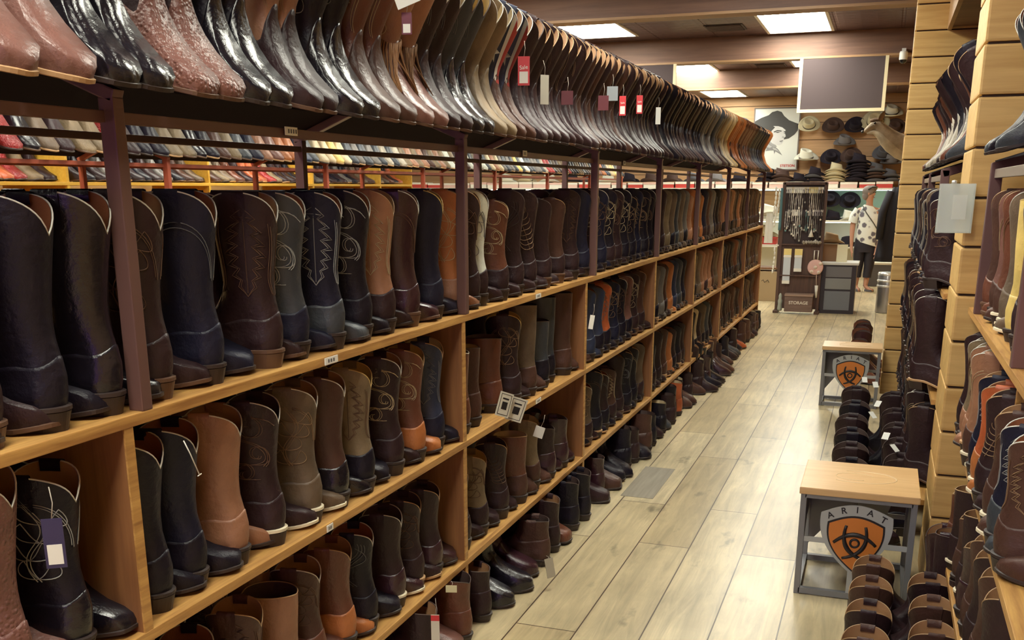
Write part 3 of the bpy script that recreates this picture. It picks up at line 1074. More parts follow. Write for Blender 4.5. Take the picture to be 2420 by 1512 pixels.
ORD = 'zeroth first second third fourth fifth sixth seventh eighth ninth tenth eleventh twelfth thirteenth fourteenth fifteenth sixteenth seventeenth eighteenth nineteenth twentieth'.split()
TENS = {2: 'twenty', 3: 'thirty', 4: 'forty', 5: 'fifty'}
def ordw(n):
    if n < len(ORD):
        return ORD[n]
    return TENS.get(n // 10, 'sixty') + '-' + (ORD[n % 10] if n % 10 else 'oddth')

INLAY = {}
BOOTS = []   # every boot to be placed
def B(fk, shaft, foot=None, st=None, sc='tan', lin_='rust', pipe='white', sole='d', loc=(0, 0, 0), rz=0., tilt=0., roll=0., row='', bay=0, pose='', w=1., words=None, full=None):
    BOOTS.append(dict(fk=fk, shaft=shaft, foot=foot or shaft, st=st, sc=sc, lin=lin_, pipe=pipe, sole=sole, loc=loc, rz=rz, tilt=tilt, roll=roll, row=row, bay=bay, pose=pose, w=w, words=words, full=full))

def bay_of(y, divs):
    return max(1, sum(1 for d in divs if d <= y))

J = random.Random(21)
def jit(a):
    return J.uniform(-a, a)

def pair_on_shelf(y, spec, z, xf, row, divs, side=-1, toe=True, dy=.078, toe_spec=None):
    """one boot heel out at the shelf edge, its mate turned toe out just beyond. side=-1: shelf lies towards -x of its edge"""
    d = dict(spec)
    rzh = PI if side < 0 else 0.
    bay = bay_of(y, divs)
    fk = d['fk']
    L = form(fk).L
    sh = jit(.012)
    B(**d, loc=(xf + side * (.018 + abs(sh)), y, z), rz=rzh - side * (.30 + jit(.06)), row=row, bay=bay, pose='heel out', w=1.0)
    if toe:
        d2 = dict(toe_spec or spec)
        L = form(d2['fk']).L
        B(**d2, loc=(xf + side * (L + .012 + abs(jit(.018))), y + dy, z), rz=rzh + PI - side * (.12 + jit(.08)), row=row, bay=bay_of(y + dy, divs), pose='toe out', w=.45)

def S(fk, shaft, foot=None, st=None, sc='tan', lin_='rust', pipe='white', sole='d'):
    return dict(fk=fk, shaft=shaft, foot=foot, st=st, sc=sc, lin_=lin_, pipe=pipe, sole=sole)

UP, MI, LO, FL = 'upper aisle shelf', 'middle aisle shelf', 'lowest aisle shelf', 'floor under the aisle shelf'
# --- upper shelf: measured pairs
for y, sp in (
        (1.02, S('tallsq', 'dark', 'dark')),
        (1.165, S('tall', 'dark', 'dark', sole='b')),
        (1.295, S('tallsq', 'black', 'black')),
        (1.43, S('tall', 'polish', 'polish', lin_='rust')),
        (1.575, S('tall', 'dark', 'dark', 'leaf', 'brown', 'tan', 'white', 'b')),
        (1.745, S('tall', 'navy', 'navy', 'arch', 'grey')),
        (1.955, S('tallsq', 'dark', 'dark', 'flame', 'brown', 'tan', 'white', 'b')),
        (2.085, S('tallsq', 'slate', 'navy', 'scroll', 'white')),
        (2.245, S('tallsq', 'navy', 'slate', 'flame', 'white')),
        (2.405, S('tall', 'black', 'black', 'scroll', 'white')),
        (2.545, S('tall', 'tan', 'dark', 'flame', 'cream', 'tan', 'tan')),
        (2.705, S('tall', 'burgundy', 'burgundy', 'arch', 'brown', 'rust', 'white', 'b')),
        (2.885, S('tall', 'navy', 'navy', None, 'grey', 'gold', 'gold')),
        (3.055, S('tall', 'orange', 'tan', 'leaf', 'cream', 'tan', 'tan')),
        (3.175, S('tall', 'dark', 'dark', 'leaf', 'brown', 'tan', 'tan')),
        (3.275, S('tall', 'white', 'dark', 'leaf', 'grey', 'cream', 'white')),
        (3.455, S('mid', 'chestnut', 'dark', 'scroll', 'cream', 'dark', 'tan')),
        (3.640, S('tall', 'dark', 'dark', 'wave', 'dark', 'dark', 'dark')),
        (3.795, S('tallsq', 'dark', 'dark', 'feather', 'tan', 'cream', 'dark')),
        (3.975, S('mid', 'dark', 'dark', None, 'brown', 'dark', 'dark', 'b')),
        (4.185, S('mid', 'brown', 'dark', None, 'brown', 'dark', 'tan', 'b')),
        (4.38, S('tall', 'dark', 'dark', 'flame', 'brown', 'dark', 'dark'))):
    pair_on_shelf(y, sp, ZA, XF, UP, DIVS)
y = 4.55
farA = ['navy', 'dark', 'navy', 'black', 'dark', 'black', 'black', 'navy', 'black', 'black', 'black', 'dark'] + ['taupe', 'olive', 'slate', 'olive', 'grey', 'tan', 'orange', 'chestnut', 'orange', 'navy', 'brown', 'grey', 'navy', 'black'] + ['brown', 'tan', 'brown', 'brown', 'tan', 'brown', 'dark', 'tan', 'brown', 'dark', 'brown', 'olive', 'dark', 'brown', 'dark', 'brown', 'olive', 'dark', 'brown', 'dark'] * 2
for i, c in enumerate(farA):
    if y > 11.4:
        break
    f = J.choice(['tall', 'tallsq', 'mid', 'tall'])
    if abs(min(DIVS, key=lambda d: abs(d - y)) - y) > .0:
        pair_on_shelf(y, S(f, c, J.choice([c, c, 'dark', 'black']), J.choice([None, 'leaf', 'flame', 'scroll']), J.choice(['tan', 'brown', 'cream']), J.choice(['tan', 'dark', 'rust']), J.choice(['tan', 'white', 'dark'])), ZA, XF, UP, DIVS)
    y += .158
# --- middle shelf
midB = [
    (1.155, S('tallsq', 'ostrich', 'ostrich', None, 'tan', 'tan', 'white', 'l')), (1.295, S('midsq', 'black', 'polish', 'leaf', 'white', 'tan', 'white')),
    (1.515, S('mid', 'black', 'black', None, 'grey', 'rust')), (1.635, S('mid', 'navy', 'black', None, 'grey', 'rust')),
    (1.785, S('mid', 'tan', 'tan', None, 'tan', 'tan', 'white')), (1.925, S('mid', 'dark', 'dark', 'scroll', 'brown', 'dark', 'white', 'w')),
    (2.095, S('mid', 'olive', 'olive', 'leaf', 'tan', 'tan', 'white', 'w')), (2.235, S('mid', 'brown', 'polish', None, 'tan', 'tan', 'white')),
    (2.375, S('mid', 'taupe', 'black', 'flame', 'brown', 'gold', 'gold')), (2.565, S('mid', 'dark', 'dark', 'scroll', 'cream', 'tan', 'white')),
    (2.715, S('mid', 'chestnut', 'orange', 'scroll', 'cream', 'gold', 'tan')), (2.87, S('mid', 'blue', 'navy', 'flame', 'grey', 'cream', 'tan'))]
for y, sp in midB:
    if not 1.33 < y < 1.49:
        pair_on_shelf(y, sp, ZB, XF, MI, DIVS)
for y, sp, po, xo in (
        (3.10, S('flatlow', 'chestnut', 'chestnut', None, sole='d'), 0, .0), (3.22, S('flatlow', 'brown', 'brown', None, lin_='cream', pipe='dark'), 0, .01), (3.46, S('flatlow', 'chestnut', 'chestnut', None, lin_='dark', pipe='dark'), 0, .02),
        (3.62, S('mid', 'dark', 'dark', 'leaf', 'tan', 'gold', 'gold'), 1, 0), (3.80, S('flat', 'olive', 'brown', None, lin_='dark', pipe='dark'), 1, 0),
        (3.98, S('flatlow', 'slate', 'black', None, lin_='dark', pipe='dark'), 0, .0), (4.10, S('flat', 'slate', 'black', None, lin_='dark', pipe='dark'), 0, .02),
        (4.30, S('flat', 'brown', 'brown', None, lin_='dark', pipe='dark'), 1, 0)):
    pair_on_shelf(y, sp, ZB, XF - xo, MI, DIVS, toe=bool(po))
def fill_row(z, xf, row, divs, y0, y1, cols, forms, step, stitches=(None, 'leaf', 'flame', 'scroll', 'arch'), side=-1, lins=('tan', 'rust', 'dark')):
    y, i = y0, 0
    while y < y1:
        near = min(divs, key=lambda d: abs(d - y))
        if -.066 < y - near < .066:
            y = near + .068
        nxt = min([d for d in divs if d > y] or [99])
        c = cols[i % len(cols)]
        foot = J.choice([c, c, 'dark', 'black'])
        pair_on_shelf(y, S(J.choice(forms), c, foot, J.choice(stitches), J.choice(['tan', 'brown', 'cream', 'grey']), J.choice(lins), J.choice(['tan', 'white', 'dark']), J.choice('dddbl')), z, xf, row, divs, side=side, toe=(nxt - y > .145))
        y += step * J.uniform(.92, 1.08)
        i += 1
    return y
fill_row(ZB, XF, MI, DIVS, 4.52, 5.90, ['brown', 'blue', 'blue', 'rust', 'navy', 'black', 'pink', 'dark'], ['mid', 'midsq'], .158)
fill_row(ZB, XF, MI, DIVS, 6.03, 7.26, ['dark', 'olive', 'grey', 'brown', 'orange', 'blue', 'slate', 'navy'], ['mid', 'midsq'], .155)
fill_row(ZB, XF, MI, DIVS, 7.38, 8.58, ['olive', 'taupe', 'olive', 'tan', 'tan', 'tan', 'brown'], ['mid', 'midsq'], .16)
fill_row(ZB, XF, MI, DIVS, 8.72, 10.08, ['chestnut', 'slate', 'navy', 'dark', 'black', 'brown'], ['mid', 'midsq'], .17)
fill_row(ZB, XF, MI, DIVS, 10.22, 11.45, ['dark', 'brown', 'dark', 'olive'], ['mid', 'midsq'], .17)
# --- lowest shelf
for y, sp in (
        (1.50, S('low', 'black', 'black', None, 'grey', 'rust')), (1.64, S('low', 'black', 'black', None, 'grey')), (1.81, S('low', 'brown', 'brown', 'flame', 'brown', 'tan', 'tan')),
        (1.965, S('flatlow', 'tan', 'tan', None, lin_='dark', pipe='tan')), (2.09, S('low', 'brown', 'chestnut', 'leaf', 'brown', 'tan')),
        (2.25, S('low', 'chestnut', 'orange', None, 'tan', 'tan', 'tan')), (2.38, S('low', 'black', 'black', 'wave', 'grey', 'rust', 'white')),
        (2.56, S('low', 'dark', 'burgundy', None, 'brown', 'dark', 'white', 'w')), (2.70, S('low', 'dark', 'dark', 'leaf', 'brown', 'dark', 'tan', 'l')), (2.83, S('low', 'dark', 'burgundy', None, 'brown', 'dark', 'tan')),
        (3.09, S('low', 'dark', 'dark', 'scroll', 'tan', 'tan', 'tan')), (3.26, S('low', 'taupe', 'dark', 'leaf', 'brown', 'gold', 'tan')), (3.47, S('low', 'dark', 'dark', 'feather', 'brown', 'dark', 'tan')),
        (3.68, S('flatlow', 'chestnut', 'brown', None, lin_='cream', pipe='tan')), (3.87, S('low', 'taupe', 'brown', None, lin_='cream', pipe='tan')), (4.06, S('ankletall', 'dark', 'burgundy', None, lin_='dark', pipe='dark')), (4.25, S('ankletall', 'burgundy', 'burgundy', None, lin_='dark', pipe='dark'))):
    pair_on_shelf(y, sp, ZC, XF, LO, DIVS)
fill_row(ZC, XF, LO, DIVS, 4.52, 5.90, ['black', 'olive', 'black', 'dark', 'brown', 'dark', 'black'], ['mid', 'low'], .165)
fill_row(ZC, XF, LO, DIVS, 6.03, 7.26, ['dark', 'black', 'dark', 'brown', 'orange'], ['mid', 'low'], .17)
fill_row(ZC, XF, LO, DIVS, 7.38, 8.58, ['slate', 'black', 'cream', 'dark', 'olive'], ['mid', 'low'], .17)
fill_row(ZC, XF, LO, DIVS, 8.72, 10.08, ['dark', 'brown', 'brown', 'dark'], ['mid', 'low'], .17)
fill_row(ZC, XF, LO, DIVS, 10.22, 11.45, ['brown', 'olive', 'dark'], ['mid', 'low'], .18)
# --- floor row: short boots toe out, some standing proud of the shelf
flo = [(2.62, 'ankletall', 'dark', 0), (2.78, 'ankletall', 'pink', 0), (2.90, 'ankletall', 'chestnut', 0), (3.08, 'ankle', 'dark', 0), (3.23, 'ankle', 'polish', .03), (3.36, 'ankle', 'polish', .05), (3.52, 'ankle', 'burgundy', .02), (3.68, 'ankle', 'brown', .03), (3.84, 'ankletall', 'dark', .02), (3.99, 'ankletall', 'chestnut', .03), (4.14, 'ankletall', 'black', .02), (4.29, 'ankletall', 'black', .03)]
for k, (y, fk, c, dx) in enumerate(flo):
    ho = k in (0, 2, 3, 7, 8, 10, 11)
    B(fk, c, c, None, lin_='tan' if c in ('dark', 'pink') else 'dark', pipe='dark', loc=(XF + dx + (.05 if ho else -.24), y, 0), rz=(PI if ho else 0) + jit(.14), row=FL, bay=bay_of(y, DIVS), pose='heel out' if ho else 'toe out', w=.9)
y = 4.56
fc = ['dark', 'burgundy', 'brown', 'black', 'black', 'black', 'dark', 'black', 'brown', 'black', 'dark', 'black', 'slate', 'dark', 'black', 'rust', 'black', 'brown', 'brown', 'dark', 'brown', 'dark']
i = 0
while y < 11.4:
    if -.06 < y - min(DIVS, key=lambda d: abs(d - y)) < .06:
        y += .07
    c = fc[i % len(fc)]
    ho = J.random() < .45
    B(J.choice(['ankletall', 'ankletall', 'ankle']), c, c, None, lin_=J.choice(['dark', 'cream']), pipe='dark', loc=(XF + (.06 if ho else -.20) + jit(.02), y, 0), rz=(PI if ho else 0) + jit(.15), row=FL, bay=bay_of(y, DIVS), pose='heel out' if ho else 'toe out', w=.8)
    y += .135
    i += 1
for y, c, fk in ((7.55, 'dark', 'mid'), (7.72, 'black', 'mid'), (7.9, 'polish', 'flatlow'), (8.25, 'burgundy', 'flatlow'), (8.42, 'brown', 'flatlow')):
    B(fk, c, c, None, lin_='tan', pipe='dark', loc=(-1.37, y, 0), rz=.15 + jit(.1), row='floor in front of the aisle shelf', bay=bay_of(y, DIVS), pose='toe out', w=1)

# --- sloped top rack: pairs side by side, toes to the aisle
RK = 'sloped top rack'
def on_rack(y, spec, xf, row, divs, w=.9, dyaw=.05, back=0.):
    F = form(spec['fk'])
    ct, st = math.cos(TILT), math.sin(TILT)
    xr = xf + .052 - back - F.L * ct
    B(**spec, loc=(xr, y, 1.650 + math.tan(TILT) * (xf + .05 - xr) + .001), rz=jit(dyaw), tilt=TILT, row=row, bay=bay_of(y, divs), pose='toe out', w=w)
rack = []
for a, n in ((S('tall', 'pink', 'pink', None, 'tan', 'tan', 'tan', 'l'), 2), (S('tallsq', 'black', 'lizard', None), 2), (S('tallsq', 'dark', 'ostrich', 'scroll', 'brown', sole='b'), 2),
             (S('tall', 'black', 'polish', None), 2), (S('tall', 'tan', 'dark', 'flame', 'tan', sole='b'), 2), (S('tall', 'black', 'polish', 'leaf', 'white'), 2),
             (S('tall', 'chestnut', 'brown', 'flame', 'cream', sole='b'), 2), (S('tall', 'tan', 'pink', 'scroll', 'cream', 'cream', 'white', 'b'), 2), (S('tall', 'dark', 'dark', 'leaf', 'grey', 'cream', 'white', 'b'), 2),
             (S('tall', 'slate', 'polish', 'leaf', 'grey', 'gold', 'dark'), 2), (S('tall', 'taupe', 'taupe', None, 'cream', 'cream', 'white', 'b'), 2), (S('tall', 'blue', 'brown', None, 'white', 'tan', 'white', 'b'), 2)):
    rack += [a] * n
Yr = [1.215, 1.315, 1.43, 1.525, 1.645, 1.735, 1.835, 1.915, 2.03, 2.11, 2.22, 2.32, 2.43, 2.53, 2.635, 2.735, 2.83, 2.92, 3.02, 3.11, 3.215, 3.305, 3.40, 3.505]
for y, s_ in zip(Yr, rack):
    on_rack(y, s_, XF, RK, DIVS, back=0 if y > 1.35 else -.01)
y = 3.63
seq = (['dark'] * 8 + ['brown', 'dark'] * 4 + ['dark'] * 6 + ['black', 'dark'] * 7 + ['black'] * 4 + ['grey', 'slate', 'olive', 'grey'] * 2 + ['taupe', 'snake', 'cream', 'taupe', 'cream', 'yellow'] + ['orange'] * 5 + ['chestnut'] * 3 + ['pink'] * 5 + ['brown'] * 3 + ['slate', 'navy'] * 4 + ['black'] * 4 + ['orange'] * 3 + ['black', 'dark', 'black', 'dark'])
i = 0
while y < 11.48 and i < len(seq):
    c = seq[i]
    on_rack(y, S('tall' if i % 7 else 'tallsq', c, c if i % 3 else J.choice([c, 'dark']), J.choice([None, None, 'leaf', 'flame', 'scroll']), J.choice(['tan', 'brown']), 'tan', J.choice(['tan', 'dark', 'tan']), J.choice('ddb')), XF, RK, DIVS, back=jit(.012))
    y += .098 if i < 60 else .088
    i += 1
# --- second rack across the gap, and the yellow wall shelves
y, i = 3.15, 0
sec = ['grey', 'slate', 'snake', 'red', 'red', 'polish', 'olive', 'dark', 'taupe', 'taupe', 'red', 'dark', 'black', 'black', 'taupe', 'taupe', 'polish', 'black', 'brown', 'taupe', 'slate', 'navy', 'tan', 'pink', 'orange', 'orange', 'blue', 'slate', 'cream', 'cream', 'yellow', 'cream', 'slate', 'grey', 'slate', 'grey', 'slate', 'snake', 'slate', 'snake', 'taupe', 'tan', 'taupe', 'tan', 'brown', 'taupe', 'tan', 'taupe', 'white', 'taupe', 'dark', 'brown', 'white', 'slate', 'snake', 'white', 'slate', 'cream', 'tan', 'cream', 'grey', 'slate', 'grey', 'slate', 'yellow', 'slate', 'white', 'slate', 'slate', 'grey']
while y < 14.9:
    c = sec[i % len(sec)]
    on_rack(y, S(J.choice(['tall', 'snip', 'tallsq']), c, c, None, 'tan', 'tan', 'tan', J.choice('dlb')), -3.69, 'red rack across the gap', DIV2, w=.5)
    y += .112
    i += 1
y, i = 4.0, 0
yc = ['brown', 'olive', 'brown', 'taupe', 'olive', 'chestnut', 'dark', 'rust', 'rust', 'red', 'taupe', 'dark', 'dark', 'black', 'dark', 'grey', 'dark', 'dark', 'black', 'dark', 'grey', 'black']
while y < 10.42:
    if abs(min(DIV3, key=lambda d: abs(d - y)) - y) > .05:
        c = yc[i % len(yc)]
        B(J.choice(['mid', 'roper', 'midsq']), c, c, None, 'tan', 'tan', 'tan', J.choice('ldb'), loc=(-5.02 - .30, y, 1.538), rz=jit(.1), row='yellow wall shelf', bay=bay_of(y, DIV3), pose='toe out', w=.3)
        i += 1
    y += .115

# --- near unit beside the log wall (edge at XR, shelf lies towards +x)
NR = [1.2, 2.735, 3.76]
for y, sp, tf in ((3.57, S('tall', 'brown', 'chestnut', None, 'tan', 'tan', 'tan', 'b'), 1), (3.42, S('tall', 'pink', 'brown', 'arch', 'cream', 'tan', 'tan'), 1), (3.28, S('tall', 'chestnut', 'brown', 'arch', 'tan', 'tan', 'tan', 'w'), 1),
                  (3.14, S('tall', 'olive', 'olive', None, 'tan', 'cream', 'white', 'w'), 1), (2.97, S('flat', 'yellow', 'yellow', None, lin_='cream', pipe='gold'), 0), (2.79, S('tall', 'dark', 'dark', None), 1), (2.60, S('tall', 'brown', 'brown', 'leaf'), 1)):
    pair_on_shelf(y, sp, ZA, XR, 'upper near shelf', NR, side=1, toe=bool(tf), dy=-.080)
for y, sp in ((3.66, S('mid', 'dark', 'dark', None, 'brown', 'dark', 'dark')), (3.53, S('mid', 'taupe', 'tan', 'leaf', 'brown', 'dark', 'white')), (3.39, S('mid', 'tan', 'tan', 'leaf', 'cream', 'cream', 'white', 'l')), (3.25, S('mid', 'tan', 'brown', 'arch', 'cream', 'cream', 'white', 'w')), (3.11, S('low', 'navy', 'navy', 'flame', 'white', 'tan', 'tan')),
              (2.95, S('low', 'rust', 'orange', None, 'tan', 'rust', 'tan', 'w')), (2.82, S('low', 'dark', 'dark', 'feather', 'tan', 'dark', 'tan')), (2.62, S('low', 'brown', 'brown', 'arch', 'tan', 'tan', 'tan', 'w')), (2.47, S('low', 'navy', 'slate', 'flame', 'white')), (2.32, S('low', 'brown', 'brown', 'flame', 'tan'))):
    if True:
        pair_on_shelf(y, sp, ZB, XR - .035, 'middle near shelf', NR, side=1, toe=True, dy=-.080)
for y, c, fk, x in ((3.62, 'burgundy', 'mid', .235), (3.52, 'dark', 'flat', .26), (3.32, 'dark', 'flatlow', .30), (3.11, 'brown', 'flatlow', .32)):
    B(fk, c, c, None, lin_='tan', pipe='dark', sole='d', loc=(x, y, 0), rz=jit(.1), row='floor beside the near shelf', bay=1, pose='heel out', w=1.2)
for y, c, fk in ((3.62, 'chestnut', 'ankletall'), (3.48, 'dark', 'flatlow'), (3.34, 'brown', 'ankletall'), (3.20, 'dark', 'flatlow'), (3.06, 'burgundy', 'ankletall'), (2.92, 'brown', 'low'), (2.78, 'dark', 'low'), (2.64, 'brown', 'low'), (2.49, 'dark', 'low')):
    pair_on_shelf(y, S(fk, c, c, None, lin_='tan', pipe='tan', sole=J.choice('dwl')), ZC, XR - .02, 'lowest near shelf', NR, side=1, toe=False)
for y, c in ((3.60, 'dark'), (3.42, 'brown'), (3.24, 'dark'), (3.06, 'burgundy'), (2.9, 'dark')):
    B('ankle', c, c, None, lin_='tan', pipe='tan', sole=J.choice('dwl'), loc=(XR + .24, y, 0), rz=PI + jit(.15), row='floor under the near shelf', bay=bay_of(y, NR), pose='toe out', w=.9)
for y, c in ((3.56, 'slate'), (3.44, 'black'), (3.2, 'slate')):
    F = form('tall')
    B('tall', c, c, None, loc=(XR - .02 + F.L * math.cos(R(18)), y, 1.588 + F.L * math.sin(R(18))), rz=PI + jit(.05), tilt=R(18), row='rack over the near shelf', bay=1, pose='toe out', w=.8)
# --- alcove unit
AL = [4.32, 5.95, 7.55]
y, i = 4.45, 0
while y < 7.4:
    c = ['dark', 'black', 'chestnut', 'black', 'dark', 'slate'][i % 6]
    F = form('mid')
    ta = R(25) + jit(.07)
    B(['mid', 'tall', 'midsq'][i % 3], c, J.choice([c, 'snake', 'slate']), None, lin_='tan', pipe='tan', loc=(.215 + jit(.02) + F.L * math.cos(ta), y, 1.588 + F.L * math.sin(ta) + .005), rz=PI + jit(.09), tilt=ta, row='rack in the log alcove', bay=bay_of(y, AL), pose='toe out', w=.5)
    y += .12 + jit(.015)
    i += 1
fill_row(ZA, .15, 'upper alcove shelf', AL, 4.50, 7.4, ['dark', 'black', 'dark', 'olive', 'black', 'grey'], ['tall', 'mid'], .165, side=1)
fill_row(ZB, .135, 'middle alcove shelf', AL, 4.50, 7.4, ['dark', 'black', 'dark', 'brown', 'dark', 'olive'], ['tall', 'mid'], .165, side=1)
fill_row(ZC, .15, 'lowest alcove shelf', AL, 4.50, 7.4, ['dark', 'black', 'dark', 'brown'], ['mid', 'low'], .165, side=1)

# --- rows of boots standing on the floor by the benches, sideways, shafts towards the viewer
i = 0
for y, x, rz in ((3.54, .005, 0.), (3.43, .325, PI), (3.33, .0, 0.), (3.22, .325, PI), (3.12, -.005, 0.), (3.01, .32, PI), (2.91, -.01, 0.), (2.80, .31, PI)):
    c = ['brown', 'dark', 'brown'][i % 3]
    B('cuff', c, 'dark', None, lin_='tan', pipe='tan', sole='d', loc=(x, y, 0), rz=rz + jit(.05), row='floor cluster before the nearest bench', bay=1, pose='side on', w=1.2)
    i += 1
i = 0
for y, x, rz in ((6.15, -.135, 0.), (6.05, .215, PI), (5.72, -.13, 0.), (5.58, .225, PI), (5.36, -.135, 0.), (5.22, .23, PI), (5.02, -.125, 0.), (4.88, .235, PI), (4.72, -.12, 0.), (4.58, .24, PI), (4.42, -.11, 0.)):
    c = ['dark', 'dark', 'black', 'dark'][i % 4]
    B('broad', c, 'black' if i % 2 else 'dark', None, lin_='dark', pipe='dark', sole='d', loc=(x, y, 0), rz=rz + jit(.08), row='floor cluster between the benches', bay=1, pose='side on', w=1.)
    i += 1
for k, (x, y, fk) in enumerate(((-.17, 8.30, 'mid'), (-.15, 8.52, 'tall'), (-.17, 8.76, 'tall'), (-.15, 9.0, 'tall'), (-.17, 9.24, 'tall'))):
    B(fk, 'burgundy' if k % 2 else 'chestnut', None, None, lin_='dark', pipe='dark', loc=(x, y, 0), rz=jit(.1), row='floor behind the farther bench', bay=1, pose='side on', w=1.5)

# ------------------------------------------------------------------ build them: the 300 that show largest singly, the others as one heap
FWD = Vector((-math.sin(YAW) * math.cos(PITCH), math.cos(YAW) * math.cos(PITCH), -math.sin(PITCH)))
RGT = Vector((math.cos(YAW), math.sin(YAW), 0))
UPV = RGT.cross(FWD)
def seen_size(b):
    p = Vector(b['loc']) + Vector((.0, 0, .2)) - Vector((0, 0, CAM_H))
    z = p.dot(FWD)
    if z < .3:
        return -1
    u, v = PP_X + F_PX * p.dot(RGT) / z, PP_Y - F_PX * p.dot(UPV) / z
    r = F_PX * .3 / z
    if u < -r or u > 2420 + r * 1.3 or v < -r or v > 1512 + r:
        return -1
    return r * r * b['w']
for b in BOOTS:
    b['size'] = seen_size(b)
cand = sorted([b for b in BOOTS if b['size'] > 0], key=lambda b: -b['size'])
single, rest = cand[:305], cand[305:]
keep = {id(b) for b in single}
BAYW = 'no first second third fourth fifth sixth seventh eighth ninth tenth'.split()
count = {}
FORMW = dict(flat='flat-topped', flatlow='short flat-topped', ankle='ankle', cuff='short', ankletall='short', roper='round-toed', tallsq='square-toed', midsq='square-toed', lowsq='square-toed')
STW = dict(scroll='scroll-stitched', flame='flame-stitched', feather='feather-stitched', arch='arch-stitched', leaf='leaf-stitched', wave='wave-stitched')
def describe(b):
    k = (b['row'], b['bay'], b['pose'])
    w = WORD[b['shaft']]
    if b['words']:
        w = b['words']
    elif b['foot'] != b['shaft']:
        w = w + ' and ' + WORD[b['foot']]
    extra = STW.get(b['st']) if b['full'] else None
    extra = extra or FORMW.get(b['fk'], 'tall')
    n = ordw(b['ord'])
    if b['row'].startswith('floor cluster') or b['row'].startswith('floor behind'):
        return f"{w} boot, {n} nearest in {b['row']}"
    if b['row'].startswith('rack'):
        return f"{w} boot, {n} along the {b['row']}"
    return f"{w} {extra} boot {b['pose']}, {n} in {BAYW[b['bay']]} bay, {b['row']}"
for b in sorted(BOOTS, key=lambda b: b['loc'][1]):
    k = (b['row'], b['bay'] if not b['row'].startswith('rack') else 0, b['pose'])
    if b['size'] > 0:
        count[k] = count.get(k, 0) + 1
        b['ord'] = count[k]

def boot_matrix(b):
    return Matrix.Translation(b['loc']) @ Matrix.Rotation(b['rz'], 4, 'Z') @ Matrix.Rotation(b['tilt'], 4, 'Y') @ Matrix.Rotation(b['roll'], 4, 'X')
def parts_of(b, detail):
    ms, mf, so = LM_(b['shaft']), LM_(b['foot']), SOLES[b['sole']]
    heel = M_soleD if b['sole'] in 'dwl' else M_soleB
    P = [('shaft', None, ms), ('vamp', None, mf), ('sole', None, so), ('heel', None, heel), ('lining', None, M_lin[b['lin']])]
    if detail > 1:
        P += [('piping', None, M_pipe[b['pipe']])]
        if b['fk'] not in ('flat', 'flatlow'):
            P += [('pull_strap', 1, ms), ('pull_strap', -1, ms)]
        if b['st'] and b['fk'] not in ('ankle', 'ankletall', 'cuff'):
            P += [('stitching', b['st'], M_stitch[b['sc']])]
    return P
MADE = {}
M_whiteL, M_redL, M_fringe = plain('inlay_white', (.60, .60, .56), .5), plain('inlay_red', (.36, .035, .035), .5), leather('fringe_suede', (.34, .17, .07), .7)
for b in single:
    detail = 2 if b['size'] > 52 ** 2 else 1
    b['full'] = detail > 1
    key = (b['fk'], b['shaft'], b['foot'], b['st'] if detail > 1 else None, b['sc'], b['lin'], b['pipe'], b['sole'], detail)
    if key in MADE:
        r = copy_tree(MADE[key])
    else:
        r = thing('cowboy_boot' if b['fk'] not in ('ankle', 'ankletall', 'cuff', 'flat', 'flatlow') else 'ankle_boot' if b['fk'].startswith(('ankle', 'cuff')) else 'work_boot', '-', 'boot')
        for p, arg, m in parts_of(b, detail):
            link(p, part_mesh(b['fk'], p, arg, m), r)
        MADE[key] = r
    r.matrix_world = boot_matrix(b)
    if b['row'] == RK:
        F_ = form(b['fk'])
        if b['shaft'] == 'blue' and b['foot'] == 'brown':
            for kind, m in (('star', M_whiteL), ('white', M_whiteL), ('red', M_redL)):
                o = inlay_mesh(F_, kind).obj(kind + '_inlay', m, r)
        if b['shaft'] == 'taupe' and 3.1 < b['loc'][1] < 3.4:
            inlay_mesh(F_, 'ring').obj('ring_inlay', M_whiteL, r)
        if b['shaft'] == 'tan' and b['foot'] == 'pink':
            inlay_mesh(F_, 'fringe').obj('fringe', M_fringe, r)
    r['label'] = describe(b)
    r['group'] = 'boots on the ' + b['row'] if not b['row'].startswith('floor') else 'boots on the ' + b['row']
    b['obj'] = r
# all the others, one mesh
HV, HF, HM, hmats, hidx, nv = [], [], [], [], {}, 0
def hm(m):
    if m.name not in hidx:
        hidx[m.name] = len(hmats)
        hmats.append(m)
    return hidx[m.name]
for b in rest:
    lb = low_boot(b['fk'])
    V = np.array(lb.v)
    M = np.array(boot_matrix(b))
    V = V @ M[:3, :3].T + M[:3, 3]
    slots = [hm(LM_(b['shaft'])), hm(LM_(b['foot'])), hm(SOLES[b['sole']]), hm(M_lin[b['lin']])]
    HV.append(V)
    HF.extend(tuple(i + nv for i in f) for f in lb.f)
    HM.extend(slots[i] for i in lb.m)
    nv += len(V)
me = bpy.data.meshes.new('distant_boots')
me.from_pydata(np.concatenate(HV).tolist(), [], HF)
me.polygons.foreach_set('material_index', HM)
me.polygons.foreach_set('use_smooth', [True] * len(HF))
for m in hmats:
    me.materials.append(m)
o = link('distant_boots', me)
tag(o, 'the many small boots farther along the shelves and racks', 'boots', kind='stuff')
